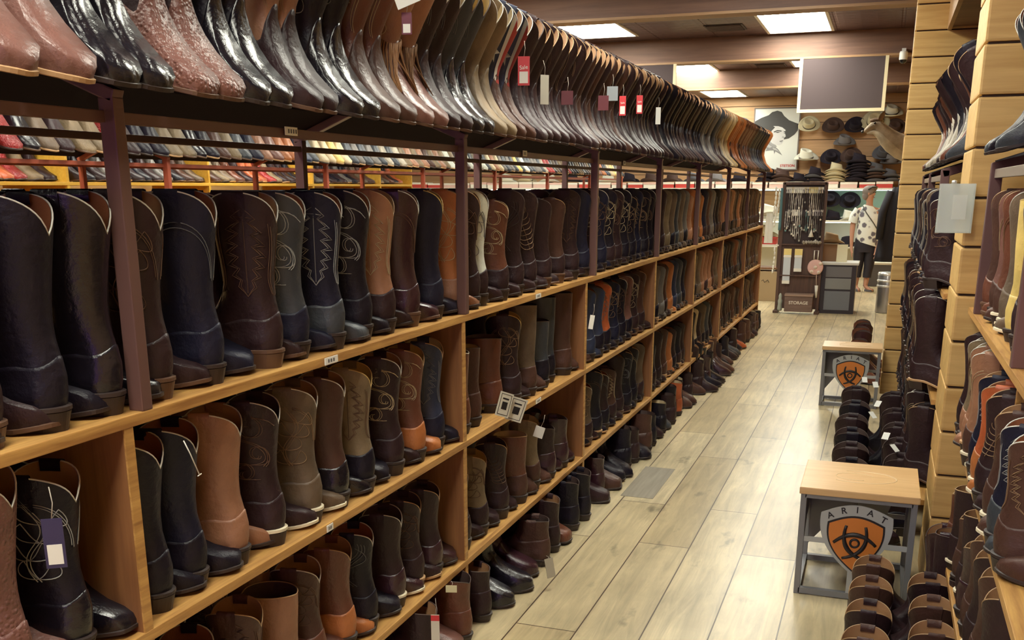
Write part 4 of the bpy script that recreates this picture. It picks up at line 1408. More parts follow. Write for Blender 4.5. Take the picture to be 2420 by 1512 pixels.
# ------------------------------------------------------------------ hat department at the rear
M_felt = {k: plain('felt_' + k, c, .85, spec=.2) for k, c in dict(black=(.018, .014, .022), brown=(.070, .042, .036), grey=(.15, .14, .145), slate=(.085, .085, .10), white=(.66, .65, .56), cream=(.52, .46, .31), straw=(.46, .38, .22), tan=(.28, .19, .11)).items()}
M_band = plain('hat_band', (.05, .035, .03), .6)
def hat_mesh(kind='cattleman'):
    crown = MB()
    n = 28
    th = np.linspace(0, 2 * PI, n, endpoint=False)
    H = .115
    rings = []
    for t in np.linspace(0, 1, 8):
        a, b2 = .100 - .022 * t, .082 - .022 * t
        rings.append(np.stack([a * np.cos(th), b2 * np.sin(th), .004 + (H - .02 * np.cos(th) * t) * t * np.ones(n)], 1))
    for s, dz in ((.8, -.004), (.5, -.022), (.15, -.028)):
        a, b2 = .078 * s, .060 * s
        rings.append(np.stack([a * np.cos(th), b2 * np.sin(th), H + .004 + dz - .018 * np.cos(th)], 1))
    crown.grid(np.array(rings), 0, True, False, True)
    brim = MB()
    rings = []
    for r_, dz in ((0, 0), (.35, -.001), (.7, .0), (1, .004), (1.0, .007), (.7, .004), (.35, .003), (0, .004)):
        a, b2 = .098 + .072 * r_, .080 + .070 * r_
        curl = .045 * r_ ** 2.2 * np.abs(np.sin(th)) ** 2 - .012 * r_ * np.cos(th) ** 2
        rings.append(np.stack([a * np.cos(th), b2 * np.sin(th) * (1 - .10 * r_ ** 2), dz + curl], 1))
    brim.grid(np.array(rings), 0)
    band = MB()
    rings = []
    for z, g in ((.006, .002), (.028, .0015)):
        t = (z - .004) / H
        rings.append(np.stack([(.100 - .022 * t + g) * np.cos(th), (.082 - .022 * t + g) * np.sin(th), np.full(n, z)], 1))
    band.grid(np.array(rings), 0)
    return crown, brim, band
HC, HB, HBD = hat_mesh()
HMC = {}
def hat(loc, c, label, rx=0., rz=0., ry=0., s=1.1, group='hats at the rear wall', band=True):
    t = thing('cowboy_hat', label, 'hat', loc, 0, group)
    t.rotation_euler = (rx, ry, rz)
    t.scale = (s, s, s)
    for nm, b2, m in (('crown', HC, M_felt[c]), ('brim', HB, M_felt[c]), ('band', HBD, M_band)):
        if (nm, m.name) not in HMC:
            HMC[(nm, m.name)] = b2.mesh(nm, m)
        link(nm, HMC[(nm, m.name)], t)
    return t
YW = 19.10
def wall_hat(x, z, c, label, rz=0., rx=R(62), s=1.1):
    return hat((x, YW - .17, z), c, label, rx=rx, rz=rz, s=s)
wall_hat(-2.95, 2.60, 'slate', 'dark grey hat on the rear wall, farther from the portrait poster')
wall_hat(-2.55, 2.55, 'slate', 'dark grey hat on the rear wall just beside the portrait poster')
wall_hat(-1.38, 2.55, 'cream', 'cream hat on the rear wall under the corner of the hanging board')
wall_hat(-.98, 2.52, 'brown', 'dark brown hat in the middle of the top row on the rear wall')
wall_hat(-.61, 2.52, 'black', 'black hat in the top wall row beside the deer head')
wall_hat(-.30, 2.58, 'cream', 'big cream hat on the rear wall half behind the deer muzzle', s=1.4)
wall_hat(-.05, 2.72, 'white', 'white hat above the deer ears on the rear wall', rx=R(35))
wall_hat(.02, 2.48, 'brown', 'dark brown hat behind the deer neck')
wall_hat(-1.39, 2.0, 'white', 'white straw hat on the rear wall below the cream one', rx=R(22), s=1.25)
wall_hat(-.77, 2.25, 'grey', 'grey felt hat on the rear wall above the black cluster', rx=R(30))
wall_hat(-.97, 2.0, 'black', 'black hat on the rear wall above the stack of cream hats', rx=R(58))
wall_hat(-.64, 2.02, 'brown', 'brown hat on the rear wall under the grey felt one', rx=R(60))
wall_hat(-.12, 2.06, 'slate', 'slate grey hat on the rear wall below the deer chest', rx=R(55))
wall_hat(.02, 1.93, 'grey', 'small grey hat at the end of the rear wall under the deer', rx=R(25))

# shelf carrying hats and hat boxes
M_lit = plain('shelf_white', (.72, .70, .62), .5)
t = thing('hat_shelf', 'long pale wall shelf of hats across the rear wall', 'shelf')
for z in (1.50, .96, .52):
    MB().box((-10.0, 18.55, z - .03), (.40, 19.08, z)).obj('shelf_board', M_lit, t)
M_turq = plain('panel_turquoise', (.42, .66, .60), .6)
for x0, x1 in ((-5.6, -4.35), (-1.12, .28)):
    MB().box((x0, 19.05, .98), (x1, 19.075, 1.47)).obj('back_panel', M_turq, t)
for x in (-9.9, -7.2, -4.3, -1.14, .30):
    MB().box((x - .02, 18.56, 0), (x + .02, 19.08, 1.47)).obj('divider', M_div, t)
MB().box((-10.0, 19.02, 0), (.40, 19.05, .95)).obj('base_panel', M_lit, t)
M_strip = plain('added_strip', (.80, 1.0, .92), .5, emit=9.0)  # unseen glowing strips, added to brighten the panels under the hat shelf
for z in (1.47, .93):
    MB().box((-9.9, 18.60, z - .012), (.28, 18.63, z - .001)).obj('added_light_strip', M_strip, t)
M_red = plain('box_red', (.55, .055, .045), .55)
M_pinkbox = plain('box_pink', (.72, .48, .42), .55)
M_whitebox = plain('box_white', (.78, .74, .66), .55)
rb = random.Random(5)
x, i = -9.2, 0
names = ['red and white hat box', 'pale pink hat box', 'white hat box']
while x < -.15:
    w_ = rb.uniform(.26, .36)
    c = rb.choice([0, 1, 1, 2])
    if x > -1.0 and x < -.5:
        c = 1
    if x > -.5:
        c = 0
    tb = thing('hat_box', f'{names[c]}, {ordw(i + 1) if i < 30 else "last"} along the pale rear hat shelf', 'box', (x + w_ / 2, 18.75, 1.50), rb.uniform(-.06, .06), 'hat boxes on the rear shelf')
    hgt = rb.uniform(.085, .11)
    MB().box((-w_ / 2 + .01, -.15, 0), (w_ / 2 - .01, .15, hgt * .62), bev=.004).obj('box_body', [M_red, M_pinkbox, M_whitebox][c], tb)
    MB().box((-w_ / 2 + .005, -.155, hgt * .62), (w_ / 2 - .005, .155, hgt), bev=.004).obj('lid', M_whitebox if c != 2 else M_pinkbox, tb)
    x += w_ + .01
    i += 1
# stacked hats above the boxes
TOPZ = 1.612
def stack(x, y, z, cs, what, s=1.1, step=.045):
    for k, c in enumerate(cs):
        pos = 'topmost' if k == len(cs) - 1 else ('bottom' if k == 0 else ordw(k + 1) + ' lowest')
        hat((x + rb.uniform(-.02, .02), y, z + k * step), c, f'{pos} hat of {what}' if len(cs) > 1 else what, rx=rb.uniform(-.12, .12), rz=rb.uniform(-.3, .3), s=s)
stack(-2.02, 18.75, TOPZ, ['black', 'black', 'black'], 'the black stack at the end of the boot rack', step=.05)
stack(-1.76, 18.74, TOPZ, ['brown', 'brown'], 'the brown pair below the portrait poster', s=1.35)
stack(-1.46, 18.74, TOPZ, ['black'], 'low black hat on the rear shelf just past the portrait poster')
stack(-1.22, 18.74, TOPZ, ['black', 'slate', 'black'], 'the dark stack on the rear shelf beside the cream one', step=.05)
stack(-.88, 18.74, TOPZ, ['cream', 'straw', 'cream', 'straw', 'cream'], 'the cream stack on the rear shelf', step=.042)
stack(-.50, 18.74, TOPZ, ['black'] * 7, 'the tall black stack on the rear shelf beneath the deer', step=.05, s=1.25)
stack(-.22, 18.74, TOPZ, ['slate', 'brown', 'brown', 'slate'], 'the dark brown stack beside the tall black one', step=.05, s=1.2)
stack(.04, 18.74, TOPZ, ['slate', 'slate'], 'the slate pair at the end of the rear shelf', step=.06)
for k, (x, c) in enumerate(((-6.9, 'white'), (-6.5, 'cream'), (-6.05, 'white'), (-5.6, 'black'), (-5.25, 'slate'), (-4.9, 'white'), (-4.5, 'black'), (-4.1, 'brown'), (-3.7, 'brown'), (-3.3, 'slate'), (-2.9, 'grey'), (-2.5, 'black'))):
    hat((x, 18.74, TOPZ), c, f'{dict(white="white", cream="cream", black="black", slate="slate", brown="brown", grey="grey")[c]} hat, {ordw(k + 1)} along the rear shelf seen under the rack', rz=rb.uniform(-.4, .4), s=1.2)
# below the shelf
for k, (x, z, c, lab) in enumerate(((-.93, 1.30, 'black', 'black hat on edge before the turquoise panel, beside the jewellery stand'), (-.60, 1.28, 'black', 'big black hat before the turquoise panel beside the woman'))):
    hat((x, 18.8, z), c, lab, rx=R(70), s=1.08)
for k, (x, z, c, lab) in enumerate(((-.85, .965, 'black', 'black hat on the second rear shelf beside the jewellery stand'), (-.58, .965, 'white', 'white hat on the second rear shelf by the woman'), (-.2, .965, 'tan', 'tan hat on the second rear shelf behind the woman'), (-.05, 1.0, 'straw', 'straw coloured hat on the second rear shelf by the dark coat'),
                                    (-.90, .525, 'grey', 'grey hat on the lowest rear shelf beside the jewellery stand'), (-.60, .525, 'black', 'black hat on the lowest rear shelf by the woman'))):
    hat((x, 18.75, z), c, lab, rz=.4 * k, s=1.25)

# portrait poster of a man in a dark hat: flat printed shapes on board
def poster():
    w_, h = .76, 1.02
    t = thing('poster', 'black and white portrait poster of a man in a dark cowboy hat', 'poster', (-1.945, YW - .035, 2.335))
    MB().box((-w_ / 2, 0, -h / 2), (w_ / 2, .02, h / 2)).obj('poster_board', plain('poster_paper', (.66, .68, .64), .5), t)
    fr = MB()
    for lo, hi in (((-w_ / 2 - .02, -.006, -h / 2 - .02), (-w_ / 2, .022, h / 2 + .02)), ((w_ / 2, -.006, -h / 2 - .02), (w_ / 2 + .02, .022, h / 2 + .02)), ((-w_ / 2, -.006, -h / 2 - .02), (w_ / 2, .022, -h / 2)), ((-w_ / 2, -.006, h / 2), (w_ / 2, .022, h / 2 + .02))):
        fr.box(lo, hi)
    fr.obj('frame', plain('poster_frame', (.16, .13, .12), .5), t)
    M0 = Matrix.Rotation(PI / 2, 4, 'X')
    def shape(name, pts, m, lev, sx=w_ / 620.0, sy=h / 860.0):
        # pts in poster units 0..620 by 0..860, y down
        P = [((x - 310) * sx, (430 - y) * sy) for x, y in pts]
        a = sum(P[i][0] * P[(i + 1) % len(P)][1] - P[(i + 1) % len(P)][0] * P[i][1] for i in range(len(P)))
        if a < 0:
            P = P[::-1]
        bm_ = MB().prism(P, 0, .0012, M=Matrix.Translation((0, -.0012 * lev, 0)) @ M0)
        return bm_.obj(name, m, t)
    g = lambda v: plain('print_%d' % int(v * 100), (v, v * 1.0, v * 1.0), .55)
    sh = lambda pts, v, lev: shape('printed_figure', [((x - 260) * 1.117, (y - 170) * 1.036) for x, y in pts], g(v), lev)
    # one tone of ink after another: hat, face, features, scarf
    sh([(262, 335), (340, 290), (430, 255), (470, 215), (535, 196), (590, 215), (625, 270), (690, 330), (770, 365), (812, 382), (806, 470), (770, 525), (700, 580), (640, 592), (560, 600), (470, 620), (400, 640), (345, 600), (290, 560), (250, 500), (248, 420)], .055, 1)
    sh([(500, 405), (560, 408), (610, 425), (655, 462), (648, 500), (662, 548), (642, 572), (640, 588), (630, 600), (634, 622), (618, 655), (585, 672), (540, 665), (490, 640), (450, 590), (446, 510), (470, 440)], .56, 2)
    sh([(388, 480), (415, 470), (432, 500), (430, 545), (412, 565), (392, 530)], .52, 2)
    sh([(500, 408), (455, 440), (432, 480), (440, 525), (452, 560), (468, 520), (480, 470), (520, 425)], .05, 3)
    sh([(505, 482), (550, 462), (605, 470), (604, 484), (552, 476), (510, 494)], .04, 3)
    sh([(632, 482), (656, 478), (654, 492), (634, 494)], .04, 3)
    sh([(520, 494), (556, 484), (592, 494), (556, 500)], .06, 4)
    sh([(634, 505), (652, 504), (650, 512), (636, 512)], .06, 4)
    sh([(622, 545), (650, 560), (640, 573), (612, 566)], .34, 3)
    sh([(585, 612), (632, 602), (630, 612), (590, 620)], .12, 3)
    sh([(586, 622), (626, 616), (612, 632)], .28, 3)
    sh([(450, 600), (500, 645), (545, 668), (560, 690), (520, 700), (470, 660)], .30, 3)
    sh([(560, 420), (610, 428), (645, 462), (600, 455)], .66, 3)
    sh([(350, 620), (400, 600), (440, 600), (480, 650), (540, 690), (580, 730), (635, 812), (600, 790), (545, 755), (530, 790), (520, 740), (470, 740), (415, 750), (430, 715), (380, 690), (345, 650)], .22, 2)
    sh([(380, 640), (430, 640), (500, 690), (470, 705), (420, 690)], .40, 3)
    sh([(500, 700), (550, 715), (600, 770), (560, 745), (520, 730)], .42, 3)
    me = text_mesh('lettering', 'STETSON', .060, .0006, True)
    me.materials.append(M_red)
    lo = link('lettering', me, t)
    lo.matrix_local = Matrix.Translation((.23, -.004, -.455)) @ M0
poster()

# hanging grey boards with cream frames under the beam
M_board = plain('board_grey', (.085, .066, .068), .95, spec=.1)
M_cream = plain('board_frame', (.70, .62, .40), .5)
def board(x0, x1, z0, z1, label):
    t = thing('hanging_board', label, 'sign board', ((x0 + x1) / 2, 11.48, z0), 0, 'hanging boards')
    w_ = (x1 - x0) / 2
    h = z1 - z0
    MB().box((-w_ + .03, -.008, .03), (w_ - .03, .008, h - .005)).obj('panel', M_board, t)
    f = MB()
    f.box((-w_, -.014, 0), (w_, .014, .032))
    f.box((-w_, -.014, .032), (-w_ + .032, .014, h))
    f.box((w_ - .032, -.014, .032), (w_, .014, h))
    f.obj('frame', M_cream, t)
board(-.975, -.105, 2.262, 2.795, 'blank dark grey hanging board in a cream frame above the jewellery stand')
board(-3.35, -2.27, 2.262, 2.795, 'blank grey hanging board in a cream frame, partly behind the boot rack')

# ------------------------------------------------------------------ jewellery stand
M_walnut = wood('walnut', (.05, .025, .02), (.10, .05, .035), 'Z', rough=.5)
t = thing('jewellery_stand', 'dark wooden display stand crowded with hanging necklaces at the end of the aisle', 'display stand', (-.935, 12.95, 0))
MB().box((-.245, .0, .05), (.245, .02, .84)).obj('lower_panel', M_walnut, t)
MB().box((-.225, .004, .84), (.225, .016, 1.545)).obj('peg_panel', plain('peg_board', (.035, .02, .022), .7), t)
for x in (-.245, .245):
    MB().box((x - .018, -.02, 0), (x + .018, .03, 1.565), bev=.003).obj('post', M_walnut, t)
    MB().box((x - .03, -.12, 0), (x + .03, .20, .03), bev=.004).obj('foot', M_walnut, t)
MB().box((-.25, -.02, 1.535), (.25, .03, 1.57), bev=.003).obj('top_rail', M_walnut, t)
for z in (.825, .45):
    MB().box((-.235, -.035, z), (.235, .02, z + .015)).obj('ledge', M_walnut, t)
pegs = MB()
rn = random.Random(11)
cols = {'silver': plain('bead_silver', (.42, .42, .40), .3, metal=.5), 'cream': plain('bead_cream', (.66, .60, .42), .5), 'dark': plain('bead_dark', (.05, .04, .045), .35), 'yellow': plain('bead_yellow', (.68, .58, .28), .5), 'turquoise': plain('bead_turquoise', (.16, .34, .36), .4), 'white': plain('bead_white', (.72, .70, .64), .5)}
PLACE = ['upper', 'middle', 'lower']
def necklace(i, x, z, l, c, card):
    lab = f'{c} bead necklace on a {card} card, {ordw(i)} across the {PLACE[0] if z > 1.4 else PLACE[1]} row of the jewellery stand'
    t2 = thing('necklace', lab, 'necklace', (x, 12.925, z), 0, 'necklaces on the jewellery stand')
    s = MB()
    wd = .013
    pts = [(-wd * (.6 + .4 * math.sin(PI * u)) , -.006 - .004 * math.sin(u * 9), -l * u) for u in np.linspace(0.04, 1, 16)] + [(wd * (.6 + .4 * math.sin(PI * u)), -.006, -l * u) for u in np.linspace(1, .04, 16)]
    s.tube(pts, [.0032 + .0022 * ((k % 3) == 0) for k in range(len(pts))], 5)
    s.obj('bead_string', cols[c], t2)
    MB().lathe([(0, -.012), (.010, -.008), (.012, 0), (.008, .010), (0, .013)], 8, c=(0, -.006, -l - .006)).obj('pendant', cols[rn.choice(['silver', 'white', 'turquoise', 'dark'])], t2)
    MB().box((-.014, -.006, -.06), (.014, -.003, .01)).obj('card', cols[card], t2)
i = 1
for x in np.linspace(-1.14, -.73, 20):
    c = rn.choice(['silver', 'silver', 'dark', 'dark', 'white'])
    card = 'yellow' if -.90 < x < -.78 else rn.choice(['white', 'cream', 'white'])
    necklace(i, x, 1.50, rn.uniform(.16, .52), c, card)
    i += 1
i = 1
for x in np.linspace(-1.14, -.73, 18):
    c = rn.choice(['silver', 'dark', 'silver', 'dark', 'turquoise', 'white'])
    necklace(i, x + .01, 1.235, rn.uniform(.18, .38), c, rn.choice(['dark', 'silver', 'dark', 'white']))
    i += 1
t2 = thing('tassel', 'white tassel hanging at the lower side of the jewellery stand', 'tassel', (-.825, 12.915, 1.09))
MB().tube([(0, 0, 0), (0, 0, -.09)], .004, 6).obj('cord', cols['cream'], t2)
MB().lathe([(.006, 0), (.016, -.04), (.034, -.085)], 12, c=(0, 0, -.08), cap=True).obj('skirt', cols['white'], t2)
t2 = thing('bead_heap', 'grey shell garland lying on the ledge of the jewellery stand', 'garland', (-.82, 12.905, .84))
s = MB()
s.tube([(-.10 + .2 * u + .01 * math.sin(u * 40), .01 * math.cos(u * 37), .014 + .012 * abs(math.sin(u * 23))) for u in np.linspace(0, 1, 60)], [.010 + .006 * ((k * 7) % 3) for k in range(60)], 6)
s.obj('shells', plain('shell_grey', (.34, .31, .27), .6), t2)
# turquoise scarf, hanging bones on the far side
t2 = thing('scarf', 'narrow turquoise scarf hanging down the side of the jewellery stand', 'scarf', (-1.20, 12.90, 1.0))
s = MB()
s.grid(np.array([[(.018 * math.cos(a) * (1 - .2 * v), .008 * math.sin(a), .5 * v) for a in np.linspace(0, 2 * PI, 12, endpoint=False)] for v in np.linspace(0, 1, 10)]), 0, True, True, True)
s.obj('cloth', plain('scarf_teal', (.07, .16, .19), .7), t2)
for k, (x, z, l, nm) in enumerate(((-1.235, 1.50, .26, 'upper'), (-1.265, 1.28, .22, 'middle'), (-1.245, .80, .30, 'lower'), (-1.275, 1.52, .3, 'outermost'))):
    t2 = thing('charm_string', f'{nm} string of white charms down the outer side of the jewellery stand', 'charm string', (x, 12.93, z), 0, 'charm strings on the jewellery stand')
    s = MB()
    s.tube([(0, 0, 0), (.004, 0, -l)], .0025, 5)
    s.obj('cord', cols['dark'], t2)
    s = MB()
    for u in np.linspace(.1, 1, 6):
        s.lathe([(0, -.03), (.010, -.02), (.013, 0), (.009, .02), (0, .028)], 8, c=(.006 * math.sin(u * 30), -.004, -l * u))
    s.obj('charm', cols['white'], t2)
# white sheet hanging left of the stand
t2 = thing('towel', 'white towel hanging beside the jewellery stand over a straw hat shelf', 'towel', (-1.335, 12.98, .84))
s = MB()
s.grid(np.array([[(x * .042 * (1 + .25 * (1 - v)), .010 * math.sin(x * 7) + (.003 if k == 0 else -.003), .36 * v) for x in np.linspace(-1, 1, 9)] for k in (0,) for v in np.linspace(0, 1, 8)]), 0, wrap=False)
s.obj('cloth', cols['white'], t2)
# packs of socks
M_plastic = plain('pack_film', (.50, .55, .60), .25)
for x, z0, z1, lab in ((-1.085, .36, .78, 'longer clear pack with a yellow header hanging on the jewellery stand'), (-.955, .51, .78, 'shorter clear pack with a yellow header hanging on the jewellery stand')):
    t2 = thing('hanging_pack', lab, 'pack', (x, 12.93, z0), 0, 'packs on the jewellery stand')
    MB().box((-.044, -.012, .03), (.044, .006, z1 - z0 - .075), bev=.006).obj('pouch', M_plastic, t2)
    MB().box((-.046, -.010, z1 - z0 - .085), (.046, -.004, z1 - z0), bev=.001).obj('header_card', plain('pack_yellow', (.72, .58, .22), .6), t2)
    MB().box((-.046, -.016, -.005), (.046, .004, .035), bev=.006).obj('bottom_seal', cols['white'], t2)
    MB().box((-.046, -.016, z1 - z0 - .105), (.046, .004, z1 - z0 - .08), bev=.006).obj('top_seal', cols['white'], t2)
# novelty swatter
t2 = thing('fly_swatter', 'round pink novelty swatter hanging on the front of the jewellery stand', 'swatter', (-.745, 12.915, .565))
MB().lathe([(0, -.004), (.085, -.004), (.095, 0), (.085, .004), (0, .004)], 28, M=Matrix.Rotation(PI / 2, 4, 'X')).obj('disc', plain('swatter_pink', (.58, .36, .33), .6), t2)
for k, (x, z) in enumerate(((.06, .045), (-.04, -.055), (.045, -.06), (0, 0))):
    MB().lathe([(0, .003), (.022, .003), (.022, -.002)], 12, c=(0, 0, 0), M=Matrix.Translation((x, -.006, z)) @ Matrix.Rotation(PI / 2, 4, 'X'), cap=True).obj('flower_print', plain('swatter_pale', (.72, .62, .56), .6), t2)
MB().tube([(-.022, 0, .09), (-.024, 0, .20), (.024, 0, .20), (.022, 0, .09)], .007, 6).obj('wire_loop', cols['white'], t2)
MB().tube([(.02, 0, -.09), (.03, 0, -.24)], .005, 6).obj('wire_stem', plain('wire_tan', (.45, .33, .26), .5), t2)
MB().tube([(.03, 0, -.22), (.035, 0, -.37)], [.022, .012], 8).obj('handle', cols['white'], t2)
# storage crate
t2 = thing('storage_crate', 'small worn wooden storage box on the floor under the jewellery stand', 'box', (-.905, 12.85, .03))
M_crate = wood('crate', (.10, .06, .05), (.17, .11, .09), 'X', rough=.7)
MB().box((-.165, -.08, 0), (.165, .08, .185), bev=.006).obj('box_body', M_crate, t2)
MB().box((-.17, -.085, .187), (.17, .085, .215), bev=.006).obj('lid', wood('crate_lid', (.20, .13, .10), (.28, .19, .15), 'X', rough=.7), t2)
me = text_mesh('lettering', 'STORAGE', .052, .0006, True)
me.materials.append(plain('crate_white', (.62, .58, .52), .7))
lo = link('lettering', me, t2)
lo.matrix_local = Matrix.Translation((0, -.0812, .11)) @ Matrix.Rotation(PI / 2, 4, 'X')
t2 = thing('figurine', 'small grey figurine beside the storage box under the jewellery stand', 'figurine', (-1.13, 12.86, .03))
MB().lathe([(.026, 0), (.030, .02), (.024, .08), (.030, .12), (.018, .15), (.022, .18), (.010, .21), (0, .215)], 14, cap=True).obj('body', plain('figurine_grey', (.30, .32, .27), .6), t2)

# glass-fronted cabinet with grey panels, a standing card and a carton on top
t = thing('counter_cabinet', 'small black cabinet with three grey front panels beside the jewellery stand', 'cabinet', (-.47, 13.22, 0))
MB().box((-.205, -.21, 0), (.205, .21, .592), bev=.003).obj('cabinet_body', plain('cabinet_black', (.022, .018, .026), .35), t)
MB().box((-.225, -.225, .592), (.225, .225, .622), bev=.004).obj('cabinet_top', plain('cabinet_top', (.55, .56, .55), .4), t)
for k, (z0, z1, c) in enumerate(((.445, .57, (.13, .13, .14)), (.30, .43, (.19, .20, .205)), (.045, .275, (.14, .155, .18)))):
    MB().box((-.150, -.2165, z0), (.150, -.209, z1), bev=.002).obj('front_panel', plain('cabinet_panel_%d' % k, c, .3), t)
t2 = thing('display_card', 'plain cream card standing on the small black cabinet', 'card', (-.455, 13.12, .622))
M = Matrix.Rotation(R(-8), 4, 'X')
MB().box((-.062, -.003, 0), (.062, .003, .21), M=M).obj('card_face', plain('card_cream', (.72, .68, .48), .6), t2)
MB().box((-.03, .0, 0), (.03, .05, .006)).obj('card_stand', M_whitebox, t2)
t2 = thing('carton', 'open brown carton on the small black cabinet', 'carton', (-.60, 13.28, .622))
M_kraft = plain('kraft', (.27, .15, .08), .7)
s = MB()
s.box((-.09, -.09, 0), (.09, .09, .21))
s.obj('box_body', M_kraft, t2)
for a, b2 in (((-.09, -.14, .208), (.09, -.088, .216)), ((-.09, .088, .208), (.09, .14, .216))):
    MB().box(a, b2).obj('flap', plain('kraft_pale', (.38, .30, .22), .7), t2)
hat((-.60, 13.28, .845), 'tan', 'olive tan hat lying on the open brown carton', s=.95)

# metal trash can
t = thing('trash_can', 'steel cylinder trash can with bright rings beside the log partition', 'trash can', (.105, 13.35, 0))
M_st = plain('can_steel', (.34, .33, .34), .28, metal=.7)
M_sh = plain('can_bright', (.78, .78, .76), .2, metal=.5)
MB().lathe([(.115, 0), (.12, .01), (.12, .46), (.115, .47)], 28, cap=True).obj('body', M_st, t)
for z in (.33, .395):
    MB().lathe([(.120, -.014), (.128, -.009), (.128, .009), (.120, .014)], 28, c=(0, 0, z)).obj('ring', M_sh, t)
MB().lathe([(.122, .46), (.125, .475), (.118, .495), (.05, .50), (0, .50)], 28, cap=False).obj('lid', M_sh, t)

# low cabinet behind the woman, dark coat on the wall
t = thing('low_cabinet', 'low grey cabinet with a white top behind the woman', 'cabinet', (-.03, 17.1, 0))
MB().box((-.20, -.2, 0), (.26, .2, .34), bev=.004).obj('cabinet_body', plain('low_cab', (.10, .095, .105), .5), t)
MB().box((-.21, -.21, .34), (.27, .21, .37), bev=.004).obj('cabinet_top', M_lit, t)
t = thing('coat', 'long dark coat hanging against the far side of the log partition', 'coat', (.10, 14.0, .58))
s = MB()
rings = []
for v in np.linspace(0, 1, 14):
    wd = .11 + .05 * (1 - v) - (.05 * max(0, v - .85) / .15)
    rings.append([(.03 + wd * math.cos(a) - .06 * (1 - v), .07 * math.sin(a) + .010 * math.sin(a * 7 + v * 3), .93 * v) for a in np.linspace(0, 2 * PI, 28, endpoint=False)])
s.grid(np.array(rings), 0, True, True, True)
s.obj('coat_body', plain('coat_cloth', (.020, .020, .030), .85), t)
for sx in (-1, 1):
    MB().tube([(.03 + sx * .09, -.03, .88), (.03 + sx * .135 - .03, -.06, .62), (.03 + sx * .12 - .06, -.07, .28)], [.045, .05, .042], 10).obj('sleeve', plain('coat_cloth', (.02, .02, .03), .85), t)
MB().tube([(.03, 0, .92), (.03, 0, 1.0), (.06, .02, 1.03)], .006, 6).obj('hanger_hook', M_st, t)

# shelf of straw hats to the other side of the stand
t = thing('wire_shelf', 'narrow shelf stand with straw hats at the end of the long rack', 'shelf stand', (-1.52, 14.4, 0))
for z in (.45, .76, 1.12):
    MB().box((-.22, -.2, z - .02), (.22, .2, z), bev=.003).obj('shelf_board', M_lit if z > .6 else M_div, t)
for x in (-.20, .20):
    for y in (-.18, .18):
        MB().box((x - .012, y - .012, 0), (x + .012, y + .012, 1.12)).obj('leg', M_walnut, t)
hat((-1.50, 14.35, 1.13), 'white', 'white straw hat with a dark band on the narrow shelf stand', rz=.3, s=1.25)
hat((-1.53, 14.35, .865), 'cream', 'cream straw hat on the middle board of the narrow shelf stand', rz=-.3, s=1.15)
t2 = thing('gift_box', 'red box under the cream straw hat on the narrow shelf stand', 'box', (-1.52, 14.36, .76))
MB().box((-.16, -.13, 0), (.16, .13, .075), bev=.004).obj('box_body', M_red, t2)
MB().box((-.165, -.135, .077), (.165, .135, .10), bev=.004).obj('lid', M_red, t2)
t2 = thing('carton', 'pale cardboard carton with a scrawled mark under the narrow shelf stand', 'carton', (-1.46, 14.33, .0))
MB().box((-.15, -.15, 0), (.15, .15, .40), bev=.003).obj('box_body', plain('carton_pale', (.46, .34, .20), .7), t2)
MB().tube([(-.05 + .02 * k, -.1515, .27 + .02 * math.sin(k * 2.1)) for k in range(6)], .004, 5).obj('ink_mark', M_black, t2)

# clear sign holder on the corner of the near partition
t = thing('sign_holder', 'clear acrylic holder with a white card fixed to the near log partition corner', 'sign holder', (.222, 3.80, 1.352))
def sheer(name, col, clear):
    m, nt, b = new_mat(name)
    b.inputs['Base Color'].default_value = (*col, 1)
    b.inputs['Roughness'].default_value = .12
    tr_ = nt.nodes.new('ShaderNodeBsdfTransparent')
    mx = nt.nodes.new('ShaderNodeMixShader')
    mx.inputs[0].default_value = clear
    out = nt.nodes['Material Output']
    nt.links.new(b.outputs[0], mx.inputs[1])
    nt.links.new(tr_.outputs[0], mx.inputs[2])
    nt.links.new(mx.outputs[0], out.inputs['Surface'])
    return m
gl = sheer('acrylic', (.75, .80, .76), .72)
s = MB()
s.box((-.056, -.020, 0), (.056, -.017, .162))
s.box((-.056, -.017, 0), (-.052, .010, .162))
s.box((.052, -.017, 0), (.056, .010, .162))
s.box((-.052, -.017, 0), (.052, .010, .004))
s.obj('clear_pocket', gl, t)
MB().box((-.056, .010, 0), (.056, .013, .162)).obj('back_plate', sheer('acrylic_back', (.70, .75, .71), .42), t)
MB().box((-.010, -.002, .045), (.034, .001, .125)).obj('white_card', M_paper, t)
MB().lathe([(0, .012), (.008, .010), (.009, 0), (0, 0)], 10, c=(-.012, .0, .162)).obj('clip', M_sh, t)
